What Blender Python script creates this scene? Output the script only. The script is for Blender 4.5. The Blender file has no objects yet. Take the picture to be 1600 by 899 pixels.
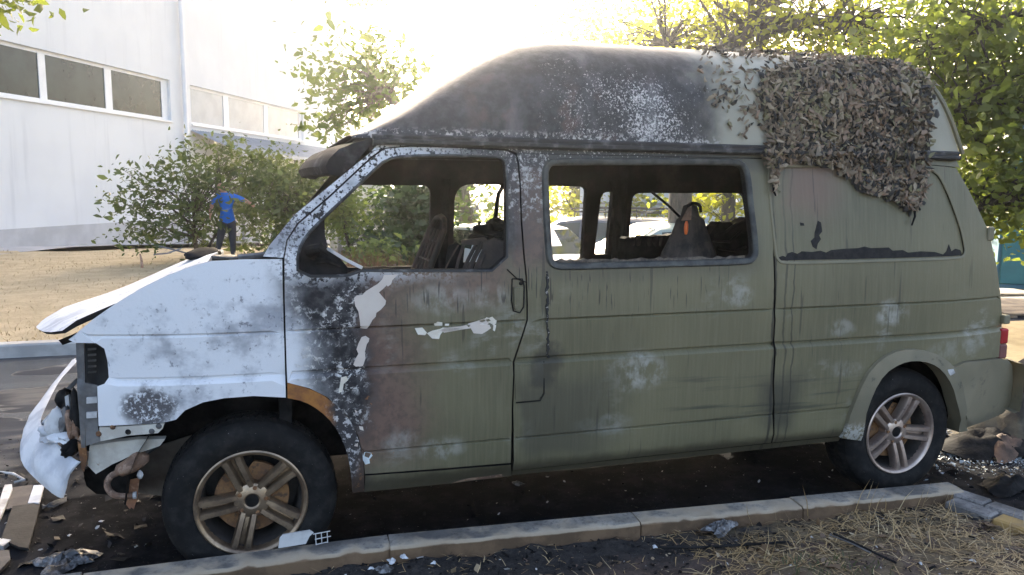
import bpy, bmesh, math, random
import numpy as np
from mathutils import Vector, Matrix, Quaternion, geometry as MG
R = math.radians
random.seed(7); np.random.seed(7)
scene = bpy.context.scene
COL = scene.collection

# ------------------------------------------------------------------ camera
CAM = Vector((0.096, -3.182, 1.639)); FPX = 1210.3
YAW, PIT, ROL = 0.3058, 0.1268, 0.0083
FW = Vector((math.sin(YAW)*math.cos(PIT), math.cos(YAW)*math.cos(PIT), -math.sin(PIT)))
_r = Vector((math.cos(YAW), -math.sin(YAW), 0)); _u = _r.cross(FW)
RT = _r*math.cos(ROL) + _u*math.sin(ROL); UP = -_r*math.sin(ROL) + _u*math.cos(ROL)
cd = bpy.data.cameras.new('camera'); cam = bpy.data.objects.new('camera', cd); COL.objects.link(cam)
cd.sensor_width = 36.0; cd.lens = FPX/1600*36; cd.clip_start = 0.05; cd.clip_end = 3000
mw = Matrix((RT, UP, -FW)).transposed().to_4x4(); mw.translation = CAM; cam.matrix_world = mw
scene.camera = cam
# ------------------------------------------------------------------ sky, sun, exposure
SUN_EL, SUN_AZ = R(18.8), R(9.5)
world = bpy.data.worlds.new('World'); scene.world = world; world.use_nodes = True
wn = world.node_tree; wn.nodes.clear()
sky = wn.nodes.new('ShaderNodeTexSky'); sky.sky_type = 'NISHITA'; sky.sun_disc = False
sky.sun_elevation = SUN_EL; sky.sun_rotation = SUN_AZ
sky.air_density = 0.7; sky.dust_density = 5.0; sky.ozone_density = 0.4
bg = wn.nodes.new('ShaderNodeBackground'); bg.inputs['Strength'].default_value = 0.15
wo = wn.nodes.new('ShaderNodeOutputWorld')
wn.links.new(sky.outputs[0], bg.inputs[0]); wn.links.new(bg.outputs[0], wo.inputs[0])
sd = bpy.data.lights.new('sun', 'SUN'); sd.energy = 5.0; sd.angle = R(0.53); sd.color = (1.0, 0.93, 0.80)
sun = bpy.data.objects.new('sun', sd); COL.objects.link(sun)
SDIR = Vector((math.sin(SUN_AZ)*math.cos(SUN_EL), math.cos(SUN_AZ)*math.cos(SUN_EL), math.sin(SUN_EL)))
sun.rotation_euler = SDIR.to_track_quat('Z', 'Y').to_euler(); sun.location = SDIR*60
scene.view_settings.view_transform = 'Standard'; scene.view_settings.look = 'None'
scene.view_settings.exposure = 2.45; scene.view_settings.gamma = 1.0
scene.view_settings.use_curve_mapping = False
scene.view_settings.use_white_balance = True; scene.view_settings.white_balance_temperature = 7000; scene.view_settings.white_balance_tint = 10
scene.cycles.max_bounces = 6; scene.cycles.diffuse_bounces = 3; scene.cycles.glossy_bounces = 2
scene.cycles.transmission_bounces = 4; scene.cycles.transparent_max_bounces = 6; scene.cycles.volume_bounces = 0
scene.cycles.use_denoising = True
scene.cycles.sample_clamp_indirect = 6.0
scene.cycles.caustics_reflective = False; scene.cycles.caustics_refractive = False

# ------------------------------------------------------------------ geometry of the place: rays of the photograph onto real planes
def ray(px, py):
    return FW + RT*((px-800)/FPX) - UP*((py-449.5)/FPX)
def onplane_y(px, py, y):
    d = ray(px, py); t = (y-CAM.y)/d.y; return CAM + d*t
def onplane_x(px, py, x):
    d = ray(px, py); t = (x-CAM.x)/d.x; return CAM + d*t
def onground(px, py, z=0.0):
    d = ray(px, py); t = (z-CAM.z)/d.z; return CAM + d*t
def proj(P):
    d = Vector(P)-CAM; k = d.dot(FW); return (800+FPX*d.dot(RT)/k, 449.5-FPX*d.dot(UP)/k)

# ------------------------------------------------------------------ object helpers
def tag(o, label=None, cat=None, group=None, kind=None):
    if label: o['label'] = label
    if cat: o['category'] = cat
    if group: o['group'] = group
    if kind: o['kind'] = kind
    return o
def empty(name, loc=(0,0,0), rz=0.0, label=None, cat=None, group=None):
    o = bpy.data.objects.new(name, None); COL.objects.link(o); o.location = loc; o.rotation_euler = (0,0,rz)
    o.empty_display_size = 0.1
    return tag(o, label, cat, group)
def link(name, me, mats=None, parent=None, smooth=None):
    o = bpy.data.objects.new(name, me); COL.objects.link(o)
    if mats is not None:
        for m in (mats if isinstance(mats, (list, tuple)) else [mats]): me.materials.append(m)
    if parent is not None: o.parent = parent
    if smooth is not None: shade(me, smooth)
    return o
def shade(me, ang=35):
    n = len(me.polygons)
    me.polygons.foreach_set('use_smooth', np.ones(n, dtype=bool))
    if ang < 179: me.set_sharp_from_angle(angle=R(ang))
def mesh_from(name, verts, faces, mi=None):
    me = bpy.data.meshes.new(name); me.from_pydata([tuple(v) for v in verts], [], faces)
    if mi is not None: me.polygons.foreach_set('material_index', np.array(mi, dtype=np.int32))
    me.update(); return me
def tri_mesh(name, V, F):
    """fast mesh from numpy verts (n,3) and faces (m,k)"""
    V = np.asarray(V, dtype=np.float32); F = np.asarray(F, dtype=np.int32); k = F.shape[1]
    me = bpy.data.meshes.new(name); me.vertices.add(len(V)); me.vertices.foreach_set('co', V.ravel())
    me.loops.add(F.size); me.loops.foreach_set('vertex_index', F.ravel())
    me.polygons.add(len(F)); me.polygons.foreach_set('loop_start', np.arange(0, F.size, k, dtype=np.int32))
    me.update(calc_edges=True); return me

class MB:
    """collects primitive shapes for ONE mesh"""
    def __init__(s): s.v = []; s.f = []; s.m = []
    def add(s, vs, fs, mi=0):
        b = len(s.v); s.v += [tuple(v) for v in vs]; s.f += [tuple(b+i for i in f) for f in fs]; s.m += [mi]*len(fs); return s
    def box(s, lo, hi, mi=0, M=None, ch=0.0):
        x0,y0,z0 = lo; x1,y1,z1 = hi
        if ch > 0:
            bm = bmesh.new(); bmesh.ops.create_cube(bm, size=1)
            for v in bm.verts: v.co = Vector(((x0+x1)/2+v.co.x*(x1-x0), (y0+y1)/2+v.co.y*(y1-y0), (z0+z1)/2+v.co.z*(z1-z0)))
            bmesh.ops.bevel(bm, geom=list(bm.edges), offset=ch, segments=1, affect='EDGES', clamp_overlap=True)
            bm.verts.index_update()
            vs = [v.co.copy() for v in bm.verts]; fs = [[v.index for v in f.verts] for f in bm.faces]; bm.free()
        else:
            vs = [Vector(c) for c in ((x0,y0,z0),(x1,y0,z0),(x1,y1,z0),(x0,y1,z0),(x0,y0,z1),(x1,y0,z1),(x1,y1,z1),(x0,y1,z1))]
            fs = [(0,3,2,1),(4,5,6,7),(0,1,5,4),(1,2,6,5),(2,3,7,6),(3,0,4,7)]
        if M is not None: vs = [M @ v for v in vs]
        return s.add(vs, fs, mi)
    def tube(s, pts, rad, n=8, mi=0, cap=True):
        pts = [Vector(p) for p in pts]; k = len(pts)
        rad = [rad]*k if not hasattr(rad, '__len__') else rad
        vs = []; prev = None
        for i, p in enumerate(pts):
            t = (pts[min(i+1,k-1)]-pts[max(i-1,0)]).normalized()
            if prev is None:
                a = t.orthogonal().normalized()
            else:
                a = (prev - t*prev.dot(t))
                a = a.normalized() if a.length > 1e-6 else t.orthogonal().normalized()
            prev = a; b = t.cross(a)
            for j in range(n):
                an = 2*math.pi*j/n; vs.append(p + (a*math.cos(an)+b*math.sin(an))*rad[i])
        fs = [(i*n+j, i*n+(j+1)%n, (i+1)*n+(j+1)%n, (i+1)*n+j) for i in range(k-1) for j in range(n)]
        if cap: fs += [tuple(range(n-1,-1,-1)), tuple((k-1)*n+j for j in range(n))]
        return s.add(vs, fs, mi)
    def lathe(s, prof, n=32, mi=0, M=None, closed=False):
        """prof: (radius, axial) list; axis = local Y"""
        vs = []; k = len(prof)
        for r_, a_ in prof:
            for j in range(n):
                an = 2*math.pi*j/n; v = Vector((r_*math.cos(an), a_, r_*math.sin(an)))
                vs.append(M @ v if M is not None else v)
        kk = k if closed else k-1
        fs = [(i*n+j, ((i+1)%k)*n+j, ((i+1)%k)*n+(j+1)%n, i*n+(j+1)%n) for i in range(kk) for j in range(n)]
        return s.add(vs, fs, mi)
    def grid(s, rows, mi=0, close=False):
        n = len(rows[0]); vs = [v for r_ in rows for v in r_]; fs = []
        for i in range(len(rows)-1):
            for j in range(n if close else n-1):
                fs.append((i*n+j, i*n+(j+1)%n, (i+1)*n+(j+1)%n, (i+1)*n+j))
        return s.add(vs, fs, mi)
    def prism(s, pts, d, mi=0):
        """polygon pts (3d, planar) extruded by vector d"""
        n = len(pts); d = Vector(d); vs = [Vector(p) for p in pts]+[Vector(p)+d for p in pts]
        fs = [tuple(range(n)), tuple(range(2*n-1, n-1, -1))]+[(i, i+n, (i+1)%n+n, (i+1)%n) for i in range(n)]
        return s.add(vs, fs, mi)
    def build(s, name, mats, parent=None, smooth=35, fix=True):
        me = mesh_from(name, s.v, s.f, s.m)
        if fix:
            bm = bmesh.new(); bm.from_mesh(me); bmesh.ops.recalc_face_normals(bm, faces=bm.faces); bm.to_mesh(me); bm.free()
        return link(name, me, mats, parent, smooth)

def interp(tab, v):
    if v <= tab[0][0]: return tab[0][1]
    for (a, ya), (b, yb) in zip(tab, tab[1:]):
        if v <= b: return ya + (yb-ya)*(v-a)/(b-a)
    return tab[-1][1]
def smooth_poly(pts, n=1, closed=False):
    for _ in range(n):
        out = []; k = len(pts)
        rng = range(k if closed else k-1)
        if not closed: out.append(pts[0])
        for i in rng:
            a, b = Vector(pts[i]), Vector(pts[(i+1)%k]); out += [a*.75+b*.25, a*.25+b*.75]
        if not closed: out.append(pts[-1])
        pts = out
    return [Vector(q) for q in pts]

# ------------------------------------------------------------------ shader helpers
class V:
    def __init__(s, m, sock): s.m = m; s.s = sock
    def _b(s, o, op, rev=False):
        n = s.m.nt.nodes.new('ShaderNodeMath'); n.operation = op
        a, b = (o, s) if rev else (s, o)
        for i, q in enumerate((a, b)):
            if isinstance(q, V): s.m.nt.links.new(q.s, n.inputs[i])
            else: n.inputs[i].default_value = float(q)
        return V(s.m, n.outputs[0])
    def __add__(s, o): return s._b(o, 'ADD')
    __radd__ = __add__
    def __sub__(s, o): return s._b(o, 'SUBTRACT')
    def __rsub__(s, o): return s._b(o, 'SUBTRACT', True)
    def __mul__(s, o): return s._b(o, 'MULTIPLY')
    __rmul__ = __mul__
    def __truediv__(s, o): return s._b(o, 'DIVIDE')
    def max(s, o): return s._b(o, 'MAXIMUM')
    def min(s, o): return s._b(o, 'MINIMUM')
    def abs(s): return s._b(0, 'ABSOLUTE')
    def pow(s, o): return s._b(o, 'POWER')
class Mat:
    def __init__(s, name):
        s.mat = bpy.data.materials.new(name); s.mat.use_nodes = True; s.nt = s.mat.node_tree; s.nt.nodes.clear()
        s.outn = s.nt.nodes.new('ShaderNodeOutputMaterial')
        tc = s.nt.nodes.new('ShaderNodeTexCoord'); s.P = tc.outputs['Object']; s.tc = tc
        g = s.nt.nodes.new('ShaderNodeSeparateXYZ'); s.nt.links.new(s.P, g.inputs[0])
        s.x, s.y, s.z = (V(s, g.outputs[i]) for i in range(3))
    def vec(s, sx, sy, sz, ox=0, oy=0, oz=0):
        n = s.nt.nodes.new('ShaderNodeMapping'); s.nt.links.new(s.P, n.inputs[0])
        n.inputs['Scale'].default_value = (sx, sy, sz); n.inputs['Location'].default_value = (ox, oy, oz); return n.outputs[0]
    def noise(s, scale, detail=3, rough=.5, vec=None, dist=0.0):
        n = s.nt.nodes.new('ShaderNodeTexNoise'); s.nt.links.new(vec if vec is not None else s.P, n.inputs['Vector'])
        n.inputs['Scale'].default_value = scale; n.inputs['Detail'].default_value = detail
        n.inputs['Roughness'].default_value = rough; n.inputs['Distortion'].default_value = dist
        return V(s, n.outputs['Fac'])
    def vor(s, scale, feature='DISTANCE_TO_EDGE', vec=None, out='Distance', rnd=1.0):
        n = s.nt.nodes.new('ShaderNodeTexVoronoi'); n.feature = feature
        s.nt.links.new(vec if vec is not None else s.P, n.inputs['Vector']); n.inputs['Scale'].default_value = scale
        n.inputs['Randomness'].default_value = rnd
        return V(s, n.outputs[out])
    def warp(s, scale, amt, base=None):
        n = s.nt.nodes.new('ShaderNodeTexNoise'); n.inputs['Scale'].default_value = scale; n.inputs['Detail'].default_value = 3
        s.nt.links.new(base if base is not None else s.P, n.inputs['Vector'])
        a = s.nt.nodes.new('ShaderNodeVectorMath'); a.operation = 'MULTIPLY_ADD'
        s.nt.links.new(n.outputs['Color'], a.inputs[0]); a.inputs[1].default_value = (amt,)*3
        s.nt.links.new(base if base is not None else s.P, a.inputs[2]); return a.outputs[0]
    def sm(s, v, a, b):
        """smoothstep from 0 at a to 1 at b (a may exceed b)"""
        n = s.nt.nodes.new('ShaderNodeMapRange'); n.interpolation_type = 'SMOOTHSTEP'
        fl = a > b; lo, hi = (b, a) if fl else (a, b)
        s.nt.links.new(v.s, n.inputs['Value']); n.inputs['From Min'].default_value = lo; n.inputs['From Max'].default_value = hi
        n.inputs['To Min'].default_value = 1.0 if fl else 0.0; n.inputs['To Max'].default_value = 0.0 if fl else 1.0
        return V(s, n.outputs['Result'])
    def band(s, v, a, b, c, d): return s.sm(v, a, b)*s.sm(v, d, c)
    def mix(s, f, a, b):
        n = s.nt.nodes.new('ShaderNodeMix'); n.data_type = 'RGBA'
        for q, i in ((f, 0), (a, 6), (b, 7)):
            if isinstance(q, V): s.nt.links.new(q.s, n.inputs[i])
            elif isinstance(q, (tuple, list)): n.inputs[i].default_value = (*q, 1) if len(q) == 3 else q
            else: n.inputs[i].default_value = float(q)
        return V(s, n.outputs[2])
    def rnd(s):
        n = s.nt.nodes.new('ShaderNodeObjectInfo'); return V(s, n.outputs['Random'])
    def attr(s, name, out='Color'):
        n = s.nt.nodes.new('ShaderNodeAttribute'); n.attribute_name = name; return V(s, n.outputs[out])
    def island(s):
        n = s.nt.nodes.new('ShaderNodeNewGeometry'); return V(s, n.outputs['Random Per Island'])
    def bump(s, h, strength=.3, dist=.01):
        n = s.nt.nodes.new('ShaderNodeBump'); s.nt.links.new(h.s, n.inputs['Height'])
        n.inputs['Strength'].default_value = strength; n.inputs['Distance'].default_value = dist; return n.outputs[0]
    def done(s, col, rough=.6, metal=0.0, bump=None, spec=None, trans=None, alpha=None, coat=None):
        b = s.nt.nodes.new('ShaderNodeBsdfPrincipled')
        def put(k, q):
            if isinstance(q, V): s.nt.links.new(q.s, b.inputs[k])
            elif isinstance(q, (tuple, list)): b.inputs[k].default_value = (*q, 1)
            else: b.inputs[k].default_value = q
        put('Base Color', col); put('Roughness', rough); put('Metallic', metal)
        if spec is not None: put('Specular IOR Level', spec)
        if coat is not None: put('Coat Weight', coat)
        if bump is not None: s.nt.links.new(bump, b.inputs['Normal'])
        if trans is not None: # translucent leaf mix: (factor, colour)
            t = s.nt.nodes.new('ShaderNodeBsdfTranslucent'); c = trans[1]
            if isinstance(c, V): s.nt.links.new(c.s, t.inputs[0])
            else: t.inputs[0].default_value = (*c, 1)
            mx = s.nt.nodes.new('ShaderNodeMixShader'); mx.inputs[0].default_value = trans[0]
            s.nt.links.new(b.outputs[0], mx.inputs[1]); s.nt.links.new(t.outputs[0], mx.inputs[2])
            s.nt.links.new(mx.outputs[0], s.outn.inputs[0])
        else: s.nt.links.new(b.outputs[0], s.outn.inputs[0])
        return s.mat
def simple(name, c1, c2=None, scale=6, rough=.6, metal=0.0, bump=0.0, detail=4, bs=None, lo=.35, hi=.65, spec=None):
    m = Mat(name); n = m.noise(scale, detail, .6)
    c2 = c2 or tuple(v*.7 for v in c1)
    col = m.mix(m.sm(n, lo, hi), c1, c2)
    b = m.bump(m.noise(bs or scale*6, 3), bump, .004) if bump else None
    return m.done(col, rough, metal, b, spec=spec)
# ------------------------------------------------------------------ materials
def make_van_paint():
    m = Mat('burnt_olive_paint')
    w = m.noise(2.4, 4, .6)-.5; w2 = m.noise(10, 4, .6)-.5; fine = m.noise(70, 3, .6); med = m.noise(24, 4, .65)
    x, z = m.x, m.z
    xs = x + w*.22 + w2*.12
    # olive hand-painted camouflage coat
    broad = m.noise(1.1, 3, .5, m.vec(1, 1, 1, 3, 1, 7))
    brush = m.noise(3.0, 4, .6, m.vec(26, 8, 1.2))
    ol = m.mix(m.sm(broad, .35, .68), (.165, .150, .086), (.112, .104, .060))
    ol = m.mix(m.sm(brush, .35, .75)*.35, ol, (.215, .19, .125))
    # hand brushed dark strokes low on the side
    st = m.noise(2.2, 3, .6, m.vec(.55, 1, 9, 2, 0, 4))
    strk = m.sm(st, .52, .66)*m.band(z + w*.1, .46, .55, .74, .82)*m.band(x, 1.7, 2.1, 2.9, 3.1)
    ol = m.mix(strk*.75, ol, (.045, .050, .036))
    # red-brown heat tint
    br = m.sm(x + w*.35 + w2*.1, .84, .52)*m.sm(z + w*.2, .35, .6)
    br2 = m.sm(z + w*.22 + w2*.08, 1.10, 1.24)*m.sm(x + w*.3, 1.20, 1.02)*.8
    br3 = m.band(x + w*.1, 1.08, 1.13, 1.25, 1.31)*m.sm(z + w*.25, 1.22, 1.36)*.9
    bq = m.band(x + w*.25, 2.46, 2.60, 2.72, 2.95)*m.sm(z + w*.25, 1.44, 1.66)*.55
    # foot of the door: soot-brown
    c = m.mix((br.max(br2)).max(br3)*.88, ol, m.mix(m.sm(med, .4, .65), (.160, .092, .072), (.098, .058, .048)))
    c = m.mix(bq, c, (.20, .105, .085))
    # pale smears painted in as reflections of sun and sky
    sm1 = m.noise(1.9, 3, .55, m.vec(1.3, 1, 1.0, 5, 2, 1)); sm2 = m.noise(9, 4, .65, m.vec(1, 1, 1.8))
    refl_smear = m.sm(sm1, .53, .68)*m.sm(sm2, .44, .64)*m.band(z, .42, .55, 1.15, 1.30)
    c = m.mix(refl_smear*.55, c, (.40, .40, .36))
    # brighter dapples of reflected light painted into the coat at set spots
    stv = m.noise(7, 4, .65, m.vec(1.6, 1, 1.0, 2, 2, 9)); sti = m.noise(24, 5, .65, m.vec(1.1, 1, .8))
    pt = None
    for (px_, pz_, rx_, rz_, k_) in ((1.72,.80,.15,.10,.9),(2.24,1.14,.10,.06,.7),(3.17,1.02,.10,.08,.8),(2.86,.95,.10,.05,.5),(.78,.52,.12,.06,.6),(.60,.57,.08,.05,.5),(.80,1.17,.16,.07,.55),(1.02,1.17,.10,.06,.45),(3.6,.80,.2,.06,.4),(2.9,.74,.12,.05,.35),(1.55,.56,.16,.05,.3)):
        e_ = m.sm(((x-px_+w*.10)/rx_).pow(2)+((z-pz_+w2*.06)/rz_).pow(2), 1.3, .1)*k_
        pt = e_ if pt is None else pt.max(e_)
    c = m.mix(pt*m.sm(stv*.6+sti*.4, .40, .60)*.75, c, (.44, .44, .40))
    # thin runs of tar below the belt line
    dr = m.noise(1.0, 2, .5, m.vec(75, 5, 5.5)); drz = m.sm(z + w*.3, 1.00, 1.22)*m.sm(z, 1.31, 1.285)
    drip = m.sm(dr, .605, .66)*drz*m.sm(x + w*.5, .45, .60)*m.sm(x, 2.30, 2.1)
    dr2 = m.noise(1.0, 2, .5, m.vec(30, 4, 2.2, 1, 0, 2))
    drip2 = m.sm(dr2, .655, .70)*m.band(x, .55, .62, 3.6, 3.9)*.6
    c = m.mix(drip.max(drip2)*.8, c, (.025, .022, .018))
    # long runs down the rear panel joint
    wx = x + (m.noise(5, 3, .6, m.vec(1, 1, 1))-.5)*.055
    run = m.sm((wx-2.452).abs(), .012, .004).max(m.sm((wx-2.515).abs(), .008, .003)*.7).max(m.sm((wx-2.56).abs(), .006, .002)*.8)
    run = run*m.sm(z, 1.62, 1.3).max(.5)
    c = m.mix(run*.8, c, (.018, .016, .014))
    sk = m.sm((x-2.50+w*.25).abs(), .20, .03)*m.band(z + w*.2, .40, .50, .66, .80)
    c = m.mix(sk*.72, c, (.030, .031, .027))
    # soot smear beside the filler flap and along the window frames
    e1 = m.sm(((x-1.26+w*.2).pow(2)*5.0 + (z-.86+w2*.3).pow(2)*3.0), .055, .006)
    c = m.mix(e1*.72, c, (.028, .027, .024))
    e2 = m.band(x + w*.25, 1.10, 1.16, 1.42, 1.75)*m.band(z + w*.15, .40, .48, .74, .86)
    c = m.mix(e2*.5, c, (.045, .043, .037))
    top = m.sm(z + w*.10 + w2*.05, 1.68, 1.76)*m.sm(x + w*.6, 2.75, 2.0)
    wfr = m.band(x + w*.1, 1.22, 1.30, 2.28, 2.45)*m.sm((z-1.53).abs(), .34, .24)
    c = m.mix((top*.9).max(wfr*.35), c, (.028, .026, .026))
    # bare ash / soot forward of the door
    up = m.sm(z + w*.12 + w2*.08, 1.30, 1.42)*m.sm(x + w*.2, 1.28, 1.05)
    low = m.sm(z + w*.25 + w2*.12, .80, .60)
    soot = (m.sm(xs + low*.06, .56, .43)).max(up)
    sc = m.mix(m.sm(med, .38, .66), (.014, .0135, .015), (.065, .060, .062))
    c = m.mix(soot, c, sc)
    upash = m.sm(z + w*.1 + w2*.1, 1.22, 1.34)*m.sm(x + w*.5, 1.06, .5)
    ash = m.sm(xs*1.0 + low*.34 + m.sm(z, 1.02, 1.20)*.10, .36, .15).max(upash*m.sm(fine*.6+med*.4, .44, .50))
    cl = m.noise(3.4, 5, .62, m.vec(1, 1, 1.2, 4, 4, 4)); spk = m.noise(46, 4, .7)
    grey = m.sm(cl, .50, .66)*.85
    ac = m.mix(grey, (.74, .75, .77), (.30, .31, .34))
    ac = m.mix(m.sm(spk, .58, .66)*m.sm(cl, .44, .58)*.8, ac, (.16, .16, .18))
    pe = m.sm(((x+.36+w*.12).pow(2) + (z-.785+w2*.12).pow(2)*1.8), .017, .006)
    ac = m.mix(pe*m.sm(m.noise(60, 4, .7), .36, .5), ac, (.10, .095, .10))
    ru = m.sm(m.noise(17, 4, .7), .60, .70)*m.sm(z + w2*.05, .73, .70)
    ac = m.mix(ru, ac, (.23, .11, .05))
    c = m.mix(ash, c, ac)
    # lace of white flakes on the soot
    lv = m.warp(20, .075); le = m.vor(62, 'DISTANCE_TO_EDGE', lv)
    lc = m.noise(34, 6, .74, lv); lace = m.sm(lc + (m.sm(le, .30, .0)-.5)*.03, .525, .59)*m.band(xs, .15, .24, .42, .50)*m.sm(m.noise(6, 3, .6), .40, .56)*m.sm(z, .60, .72)
    lace2 = m.sm(m.noise(85, 3, .65), .60, .64)*m.sm(z + w*.08, 1.66, 1.75)*m.sm(x + w*.8, 2.15, 1.6)
    pil = m.sm(m.noise(38, 5, .75), .50, .60)*m.band(x, 1.06, 1.10, 1.26, 1.30)*m.sm(z + w*.2, 1.46, 1.60)*.85
    c = m.mix((lace*.92).max(lace2*.85).max(pil*.75), c, m.mix(m.sm(m.noise(20, 4, .7), .4, .65), (.66, .645, .61), (.36, .345, .33)))
    # rust bleeding near the arch
    rs = m.sm(m.noise(28, 3, .6), .66, .70)*m.band(x, .44, .47, .55, .60)*m.band(z, .42, .5, .74, .80)
    c = m.mix(rs, c, (.36, .15, .05))
    # grime at the foot
    ft = m.sm(z + w2*.06, .44, .385)
    c = m.mix(ft*.7*m.sm(x, -.1, .3), c, (.040, .034, .026))
    rough = (m.sm(xs, .70, .45)*.36 + .38) + m.noise(30, 3)*.1
    h = fine*.35 + med*.5*soot + m.noise(8, 2)*.4
    return m.done(c, rough, 0.0, m.bump(h, .35, .004), spec=.45)
def make_roof_paint():
    m = Mat('burnt_roof_shell'); x, z = m.x, m.z
    w = m.noise(2.2, 4, .6)-.5; w2 = m.noise(9, 4, .6)-.5; med = m.noise(22, 4, .65)
    green = m.mix(m.sm(m.noise(1.7, 3), .4, .65), (.40, .375, .30), (.31, .295, .23))
    soot = m.mix(m.sm(med + w2*.2, .36, .68), (.012, .012, .0135), (.048, .047, .050))
    f = m.sm(x + w*.42 + w2*.16, 2.22, 1.98)
    c = m.mix(f, green, soot)
    sp = m.noise(95, 5, .78); dens = m.band(x + w*.5, 1.05, 1.40, 1.95, 2.12)*m.band(z + w*.2, 1.80, 1.88, 2.05, 2.30)
    d2 = m.band(x + w*.3, 1.60, 1.70, 1.84, 1.94)
    spec = m.sm(sp + dens*.075 + dens*d2*.070 + (m.noise(7, 3)-.5)*.26, .645, .72)*f*m.sm(dens, .05, .3)
    edge = m.sm(m.noise(40, 3, .7), .50, .58)*m.sm(z + w*.05, 1.90, 1.86)*.7*f
    c = m.mix(m.sm(w + w2, -.05, .16)*m.band(x, .8, 1.1, 1.75, 1.95)*m.sm(z, 2.25, 1.98)*.7, c, (.085, .048, .040))
    pg = m.noise(3.2, 5, .62, m.vec(1, 1, .55, 8, 1, 3)); c = m.mix(m.sm(pg, .54, .70)*f*.55, c, (.17, .165, .17))
    c = m.mix(spec.max(edge), c, (.62, .60, .58))
    run = m.sm(m.noise(1, 2, .5, m.vec(22, 4, 1.4)), .62, .72)*.35
    c = m.mix(run*m.sm(x, 1.9, 2.2), c, (.06, .06, .05))
    return m.done(c, .50, 0, m.bump(med + m.noise(80, 3)*.5, .4, .004))
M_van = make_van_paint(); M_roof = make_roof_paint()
M_soot = simple('charred_black', (.007, .007, .0075), (.026, .025, .025), 9, .9, 0, .6, spec=.12)
M_intr = simple('burnt_interior', (.014, .013, .0135), (.060, .050, .047), 5, .9, 0, .5, lo=.45, hi=.78, spec=.15)
M_intr2 = simple('burnt_bare_steel', (.050, .042, .038), (.15, .10, .08), 7, .75, .2, .5, lo=.4, hi=.75)
M_gut = simple('sooty_gutter', (.020, .020, .021), (.13, .13, .13), 18, .6, 0, .3, lo=.50, hi=.74)
M_visor = simple('sooty_visor', (.016, .016, .018), (.075, .075, .08), 12, .8, 0, .4, lo=.5, hi=.75, spec=.2)
M_rubber = simple('melted_rubber', (.028, .028, .028), (.075, .078, .068), 13, .6, 0, .5)
def m_rust(name, a, b, c_, th=.5):
    m = Mat(name); n = m.noise(11, 5, .65); n2 = m.noise(33, 4, .65)
    col = m.mix(m.sm(n, .38, .62), a, b); col = m.mix(m.sm(n2, th, th+.12), col, c_)
    return m.done(col, .8, .1, m.bump(n2, .6, .004))
M_rust = m_rust('rusty_steel', (.20, .085, .030), (.10, .052, .032), (.30, .155, .07))
M_rustp = m_rust('brown_heated_steel', (.26, .15, .095), (.15, .095, .07), (.34, .23, .17))
def m_arch():
    m = Mat('arch_strip_rust'); w = m.noise(7, 4, .65)-.5; fl = m.noise(38, 4, .7)
    col = m.mix(m.sm(m.noise(14, 5, .65), .4, .62), (.36, .145, .032), (.22, .085, .028))
    dk = m.sm(m.x + w*.10, .30, .345)
    c2 = m.mix(m.sm(fl, .50, .57), (.038, .034, .036), (.50, .48, .47))
    c2 = m.mix(m.sm(m.x + m.z*-.3 + w*.05, .25, .30), c2, m.mix(m.sm(fl, .56, .64), (.055, .036, .028), (.15, .075, .035)))
    col = m.mix(dk, col, c2)
    return m.done(col, .75, 0, m.bump(fl, .5, .004))
M_arch = m_arch()
M_ashmetal = simple('ashen_metal', (.58, .58, .58), (.26, .25, .25), 8, .7, .1, .4, lo=.45, hi=.72)
M_ashplastic = simple('ash_white_bumper', (.70, .715, .74), (.46, .48, .52), 7, .75, 0, .4, lo=.42, hi=.72)
def m_bonnet():
    m = Mat('ash_white_bonnet'); st = m.noise(3, 5, .65, m.vec(2.2, 7, 2)); sp = m.noise(34, 5, .72); big = m.noise(4, 4, .6)
    c = m.mix(m.sm(st, .42, .68)*.8, (.66, .675, .70), (.36, .38, .43)); c = m.mix(m.sm(sp, .60, .66)*m.sm(big, .45, .6), c, (.10, .10, .115))
    return m.done(c, .7, 0, m.bump(sp + st*.6, .5, .006))
M_bonnetp = m_bonnet()
M_greysteel = simple('scorched_grey_steel', (.20, .20, .20), (.10, .098, .10), 10, .6, .3, .3)
M_creambar = m_rust('cream_bumper_beam', (.60, .58, .52), (.48, .45, .40), (.25, .13, .06), .64)
M_flake = simple('cream_primer', (.66, .585, .51), (.58, .50, .44), 5, .6, 0, .15)
M_flakew = simple('white_primer', (.80, .77, .68), (.68, .62, .52), 22, .6, 0, .2)
M_film = simple('black_glass_film', (.010, .010, .011), (.024, .023, .023), 30, .6, 0, .2, spec=.2)
M_glassdk = simple('dark_sheet', (.010, .010, .011), (.03, .03, .03), 10, .7, 0, .2)
M_oliveplain = simple('olive_painted_trim', (.195, .175, .11), (.14, .125, .08), 3, .55, 0, .15, lo=.35, hi=.75)
def m_bumper():
    m = Mat('olive_bumper_plastic'); w = m.noise(5, 4)-.5
    c = m.mix(m.sm(m.noise(2.5, 3), .38, .66), (.225, .195, .13), (.175, .155, .10))
    c = m.mix(m.sm(m.noise(9, 4, .65), .6, .72)*.5, c, (.05, .05, .04))
    c = m.mix(m.sm(m.z + w*.1, .42, .36)*.5, c, (.06, .055, .045))
    return m.done(c, .6, 0, m.bump(m.noise(60, 3), .2, .003))
M_olbump = m_bumper()
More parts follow.
